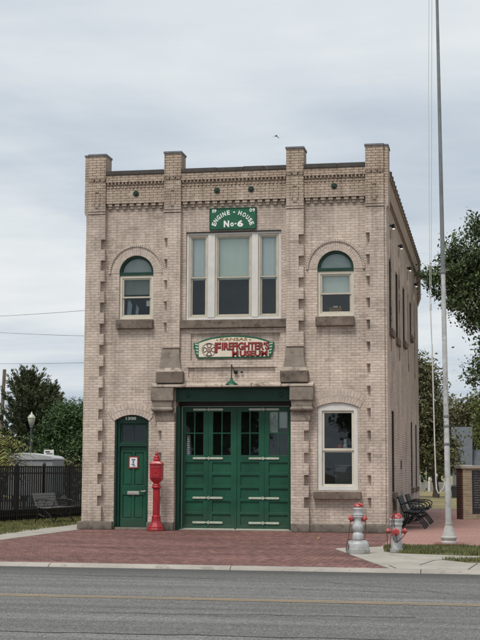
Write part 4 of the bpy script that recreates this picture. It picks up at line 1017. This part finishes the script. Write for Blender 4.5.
tree('broadleaf_tree', 'olive shrub behind the trailer roof near the brick corner', (-7.6,22.5,0), [(0,0,1.0,1.3,.9,1.0),(1.3,.2,1.1,.9,.8,1.0)], .08, LF_BROWN, 23, leaf=.11, per=24, clumps=46)
# plant with arching fronds at the picture's left edge
t = thing('fronded_shrub', 'bright yellow green shrub with arching fronds over the iron fence at the left edge', 'shrub', (-6.55,11.5,0)); r = random.Random(4); m = MB(); m2 = MB(); st = MB()
for k in range(190):
    a = r.uniform(0,2*PI); el = r.uniform(.1,1.2); ln = r.uniform(.8,1.35); s0 = Vector((r.gauss(0,.12), r.gauss(0,.12), 2.0+r.uniform(-.6,.45))); pr = []
    for i in range(8):
        u = i/7; pr.append(s0+Vector((math.cos(a)*ln*u*math.cos(el*.7), math.sin(a)*ln*u*math.cos(el*.7), ln*(math.sin(el)*u-.62*u*u))))
    st.tube(pr, .006, 4)
    for i in range(1, 8):
        for sgn in (-1, 1):
            d = (pr[i]-pr[i-1]).normalized(); w = d.cross(Vector((0,0,1))).normalized()*sgn
            e = pr[i]+(w+d*.7).normalized()*r.uniform(.14,.24)+Vector((0,0,-.05)); n = d*.022
            (m if s0.z > 1.75 else m2).add([pr[i]-n, e, pr[i]+n], [(0,1,2)])
m.build('fronds', LF_FROND, t, fix=False); m2.build('dry_fronds', LF_STRAW, t, fix=False)
for k in range(5): st.tube([(r.gauss(0,.06),r.gauss(0,.06),0),(r.gauss(0,.12),r.gauss(0,.12),1.2),(r.gauss(0,.1),r.gauss(0,.1),2.3)], .03, 6)
st.build('stem', BARK, t)
# street lamp, utility pole, wires
t = thing('street_lamp', 'green acorn globe street lamp standing before the dark cedars', 'street lamp', (-8.66,20.9,0))
MB().lathe([(.14,0),(.14,.3),(.08,.45),(.06,1.0),(.05,3.15),(.085,3.2),(.06,3.26)], seg=12).build('pole', mat('lamp_pole_grey',(.10,.12,.12),.6,.2,6,.1), t, smooth=True)
MB().lathe([(.07,3.26),(.10,3.29),(.15,3.48),(.155,3.56)], seg=12).build('globe', GLOBE, t, smooth=True)
MB().lathe([(.17,3.56),(.17,3.585),(.10,3.69),(.045,3.73),(.022,3.81),(0,3.84)], seg=12).build('lamp_cap', GLOBE, t, smooth=True)
t = thing('utility_pole', 'brown wooden utility pole at the far left edge', 'utility pole', (-29.95,75,0))
MB().tube([(-.15,0,0),(-.08,0,5),(.08,0,9.65)], [.17,.155,.14], 12).build('shaft', WOOD, t, smooth=True)
MB().box(-.75,.75,-.22,-.14,6.3,6.42).build('crossarm', WOOD, t)
def wire(lab, a, b, sag):
    m = MB(); a = Vector(a); b = Vector(b); m.tube([a.lerp(b, i/24)-Vector((0,0,sag*4*(i/24)*(1-i/24))) for i in range(25)], .011, 5)
    tag(m.build('overhead_wire', WIRE), lab, 'wire')
WG = 'overhead wires on the left'
wire('topmost of the three thin overhead wires running to the engine house', (-18.8,40,10.07), (-.02,16.42,7.93), .12)
wire('middle one of the three thin overhead wires running to the engine house', (-18.78,40,9.26), (-.02,16.42,6.42), .10)
wire('lowest of the three thin overhead wires running to the engine house', (-18.73,40,7.39), (-.02,16.42,5.63), .08)
# ------------------------------------------------------------------ right background
def rel(o, L): return [(x-o[0], y-o[1], z-o[2], a, b, c) for x, y, z, a, b, c in L]
o = (13.2,14.5,.28)
tree('broadleaf_tree', 'green leafy tree reaching in from the right edge beside the flagpole', (o[0],o[1],0), rel(o, [(8.25,14,8.5,.40,.4,.35),(8.85,14,8.3,.7,.6,1.0),(9.6,14.1,8.5,1.0,.9,1.5),(10.6,14.2,9.4,1.3,1.2,1.6),(9.55,14,7.2,.75,.7,.55),(10.15,14,5.15,.75,.7,.62),(10.4,14,6.2,.65,.6,.6),(12.4,14.5,9.2,2.2,1.8,2.2),(11.4,14.3,6.6,1.2,1.2,1.1),(14.5,15,8.6,2.2,2,2.4)]), .22, LF_OAK, 31, leaf=.08, per=110, clumps=40, cs=.24, trunk_top=5.2)
tree('broadleaf_tree', 'tall olive brown tree standing behind the rear corner of the engine house', (7.3,40,0), [(-.8,0,6.4,.9,.9,1.0),(-1.6,0,6.0,1.0,1.0,1.2),(-.2,0,4.6,1.1,1.0,1.3),(-1.0,.2,3.4,1.2,1.0,1.4),(.15,.1,2.7,.9,.9,1.1),(-2.2,0,4.8,1.2,1.2,1.5),(-1.6,0,1.9,1.3,1,.9),(-.3,.4,6.3,.5,.5,.5),(.75,0,2.1,.55,.6,.6)], .16, LF_BROWN, 32, leaf=.12, per=56, clumps=44, trunk_top=1.6)
tree('broadleaf_tree', 'wide tree with sparse olive top behind the grey roofed house', (9.2,66,0), [(-1.5,0,5.2,1.3,1.2,1.3),(.2,0,5.6,1.2,1.2,1.5),(1.3,0,4.6,1.2,1.2,1.6),(-.6,0,3.6,1.8,1.2,1.5),(.8,0,2.6,1.6,1.2,1.2),(-2.1,0,3.4,1.0,1,1.2),(-2.3,0,2.0,1.0,1,1.0)], .2, LF_BROWN, 33, leaf=.15, per=44, clumps=34, cs=.36)
tree('broadleaf_tree', 'yellowing green tree at the far right behind the memorial wall', (10.8,52,0), [(-.6,0,5.3,.9,.9,1.2),(.6,0,4.8,1.4,1.2,1.8),(-.9,0,3.6,.8,.8,.9),(.3,0,3.0,1.4,1.2,1.2)], .18, LF_GREEN2, 34, leaf=.13, per=46, clumps=36)
tree('broadleaf_tree', 'dark green tree between the olive brown tree and the grey roofed house', (6.4,72,0), [(0,0,3.2,2.2,1.4,2.2),(-1.4,0,2.6,1.6,1.3,2.0),(1.6,0,2.4,1.5,1.3,1.6)], .2, LF_HEDGE, 35, leaf=.2, per=28, clumps=30, cs=.36)
def far_side(lab, x, sd): tree('broadleaf_tree', lab, (x,-64,0), [(0,0,7,2.6,2.5,3.2),(1.8,0,5,2.0,2,2.4),(-1.9,0,5.5,2.0,2,2.6),(.5,0,9.6,2,2,2),(0,0,3.2,2.8,2,1.8)], .35, LF_OAK, sd, leaf=.3, per=30, clumps=11, cs=.5)
far_side('dark tree across the street mirrored in the right ground floor window', 3.3, 41)
far_side('unseen tree added across the street to darken the garage door glass', -9.0, 42)  # added out of view so the garage panes reflect dark foliage
hb = thing('grey_house', 'low house with steep slate grey roof beyond the lawn at the right', 'house', (7.6,60,0))
MB().box(.08,1.36,.2,5.8,0,1.75).box(1.37,5,.8,5.5,0,1.6).build('wall', HWALL, hb)
MB().slab([(0,1.70),(3.0,4.32),(6.0,1.70),(6,1.78),(3.0,4.42),(0,1.78)], [], -.05, 1.42, 'yz').slab([(.5,1.55),(3.0,2.75),(5.8,1.55),(5.8,1.63),(3.0,2.83),(.5,1.63)], [], 1.425, 5.1, 'yz').build('roof', HROOF, hb)
MB().slab([(.2,1.74),(5.8,1.74),(3.0,4.28)], [], .08, 1.36, 'yz').build('gable', HWALL, hb)
MB().box(-.05,1.42,-.06,-.01,1.66,1.76).box(1.43,5.1,.43,.48,1.5,1.6).build('fascia', WHITE, hb)
w = MB(); frame_ring(w, .45,.95,.6,1.4,.05,.15,.2); w = w.build('window', WHITE, hb); pane(w,.5,.9,.65,1.35,.175)
w = MB(); frame_ring(w, 1.75,2.3,.5,1.3,.05,.75,.8); w = w.build('window', WHITE, hb); pane(w,1.8,2.25,.55,1.25,.775)
bf = thing('board_fence', 'low weathered grey board fence at the far end of the dry lawn', 'fence', (2.5,59.0,-.012))
m = MB(); rr = random.Random(8); x = 0
while x < 5.0: m.box(x, x+.14, 0, .025, .04, .62+rr.uniform(-.03,.03)); x += .148
m.build('boards', FENCEW, bf); MB().box(0,5,.026,.06,.15,.22).box(0,5,.026,.06,.45,.52).build('rail', FENCEW, bf)
for x in (0, 1.66, 3.33, 5.0): MB().box(x-.05,x+.05,.061,.16,0,.72).build('post', FENCEW, bf)
tag(MB().taper((-.13,.13,-.13,.13),(-.17,.17,-.16,.16),0,.56).taper((-.19,.19,-.18,.18),(-.15,.15,-.14,.14),.56,.66).build('litter_bin', mat('dark_bin',(.02,.028,.028),.6,.2,5,.1), loc=(8.28,40,-.01), bevel=.01), 'dark square litter bin on the lawn just left of the memorial wall', 'bin')
for x, y, h, lab in ((6.68,57.5,1.2,'short white post with rounded top before the low grey fence, nearer the flagpole'),(6.2,57.8,.95,'shorter white post before the low grey fence, left of the other one')):
    tag(MB().lathe([(.07,0),(.07,h-.3),(.05,h-.28),(.08,h-.2),(.10,h-.1),(.06,h-.02),(0,h)], seg=12).build('white_post', WHITE, loc=(x,y,-.012), smooth=True), lab, 'post', 'white posts beyond the lawn')
for x, h, lab in ((6.13,2.0,'thin grey metal pole standing on the far lawn close to the wall corner'),(5.75,1.5,'shorter thin grey metal pole behind the benches on the far lawn')):
    tag(MB().lathe([(.03,0),(.03,h),(.045,h+.01),(.03,h+.05),(0,h+.06)], seg=10).build('metal_pole', STEEL, loc=(x,55,-.012), smooth=True), lab, 'pole', 'thin metal poles on the lawn')
# bird and leaf
t = MB()
prof = [(.0,-.11),(.018,-.09),(.028,-.04),(.03,.02),(.02,.06),(.024,.085),(.012,.11),(0,.125)]
t.lathe([(max(r,.001),h) for r,h in prof], seg=10, ax='y')
for s in (-1, 1):
    v = [(0,.045,.015),(s*.09,.05,-.02),(s*.165,.01,-.085),(s*.17,-.03,-.09),(s*.085,-.045,-.025),(0,-.05,.01)]
    t.add(v+[(a,b,c-.008) for a,b,c in v], [(0,1,4,5),(1,2,3,4),(11,10,7,6),(10,9,8,7),(0,6,7,1),(1,7,8,2),(2,8,9,3),(3,9,10,4),(4,10,11,5)])
t.add([(-.012,-.10,0),(.012,-.10,0),(.035,-.19,0),(-.035,-.19,0),(0,-.12,-.006)], [(0,1,2,3),(0,4,1),(3,2,4)])
o = t.build('bird', mat('dark_feathers',(.03,.03,.032),.8,.3,30,0)); o.location = (.23,30,17.46); o.rotation_euler = (0,R(8),R(25)); tag(o, 'small dark bird flying high above the roof parapet', 'bird')
t = MB(); v = [(-.07,0,.0),(-.03,.04,.015),(.02,.045,.02),(.08,0,.008),(.02,-.04,.025),(-.03,-.04,.012),(0,0,.008)]
t.add(v, [(0,6,1),(1,6,2),(2,6,3),(3,6,4),(4,6,5),(5,6,0)]); t.tube([(.08,0,.008),(.12,.01,.012)], .003, 4)
o = t.build('fallen_leaf', mat('yellow_leaf',(.50,.30,.06),.7,.25,30,.1), fix=False); o.location = (6.35,-3.0,.004); o.rotation_euler = (0,0,.6); tag(o, 'yellow fallen leaf lying on the red brick apron', 'leaf')

# ------------------------------------------------------------------ camera
cam = bpy.data.cameras.new('camera'); co = bpy.data.objects.new('camera', cam); col.objects.link(co); scene.camera = co
rx = Vector((.983743,.179537,.004095)); ux = Vector((.015393,-.107019,.994138)); fx = Vector((-.178923,.977913,.108042))
M = Matrix(((rx.x,ux.x,-fx.x,10.046101),(rx.y,ux.y,-fx.y,-33.105768),(rx.z,ux.z,-fx.z,1.578794),(0,0,0,1)))
co.matrix_world = M
cam.sensor_fit = 'VERTICAL'; cam.sensor_height = 24; cam.lens = 1350.63/640*24; cam.clip_end = 5000; cam.clip_start = .1
# ------------------------------------------------------------------ light: bright overcast
SE, SA = 62, 200        # sun elevation, azimuth the light comes from (clockwise from +y)
wd = bpy.data.worlds.new('World'); scene.world = wd; wd.use_nodes = True; t = NT(wd.node_tree)
bg = wd.node_tree.nodes['Background']; out = wd.node_tree.nodes['World Output']
sky = t.n('ShaderNodeTexSky', sky_type='NISHITA', sun_disc=False, sun_elevation=R(SE), sun_rotation=R(SA), air_density=1.2, dust_density=2.5, ozone_density=1.0)
t.l(sky.outputs[0], bg.inputs[0]); bg.inputs[1].default_value = .09
tc = t.n('ShaderNodeTexCoord'); s = t.n('ShaderNodeSeparateXYZ'); t.l(tc.outputs['Generated'], s.inputs[0])
zc = t.math('MAXIMUM', s.outputs[2], 0.0); dn = t.math('ADD', zc, .16)
cv = t.n('ShaderNodeCombineXYZ'); t.l(t.math('DIVIDE', s.outputs[0], dn), cv.inputs[0]); t.l(t.math('DIVIDE', s.outputs[1], dn), cv.inputs[1]); t.l(t.math('MULTIPLY', zc, 1.5), cv.inputs[2])
c1 = t.noise(cv.outputs[0], .85, 6, .52, .5); c2 = t.noise(t.scale(cv.outputs[0], (.5, 1.5, 1)), 2.1, 5, .55, .3); c3 = t.noise(t.scale(cv.outputs[0], (.9,.9,1)), .45, 3, .5)
f = t.math('ADD', t.math('MULTIPLY', c1, .55), t.math('ADD', t.math('MULTIPLY', c2, .25), t.math('MULTIPLY', c3, .3)))
cl = t.ramp(f, [(.42, (.43,.51,.62)), (.51, (.58,.655,.735)), (.585, (.75,.805,.845)), (.68, (.93,.945,.945))])
# paler towards the zenith, as in the photograph's upper half
up = t.ramp(zc, [(.08, 0.), (.30, 1.)]); cl = t.mix(t.math('MULTIPLY', up, .30), cl, (.76,.81,.85))
b2 = t.n('ShaderNodeBackground'); t.l(cl, b2.inputs[0]); b2.inputs[1].default_value = .97
ms = t.n('ShaderNodeMixShader'); t.l(t.ramp(c1, [(.25, .78), (.45, .96)]), ms.inputs[0]); t.l(bg.outputs[0], ms.inputs[1]); t.l(b2.outputs[0], ms.inputs[2]); t.l(ms.outputs[0], out.inputs[0])
sl = bpy.data.lights.new('sun', 'SUN'); sl.energy = 2.85; sl.angle = R(16); sl.color = (1,.95,.88)
so = bpy.data.objects.new('sun', sl); col.objects.link(so)
d = Vector((math.sin(R(SA))*math.cos(R(SE)), math.cos(R(SA))*math.cos(R(SE)), math.sin(R(SE))))
so.rotation_euler = (d).to_track_quat('Z', 'Y').to_euler(); so.location = (0,-20,30)
scene.view_settings.view_transform = 'Standard'; scene.view_settings.look = 'None'; scene.view_settings.exposure = 0
scene.render.engine = 'CYCLES'; scene.cycles.max_bounces = 6; scene.cycles.transparent_max_bounces = 12; scene.cycles.use_denoising = True
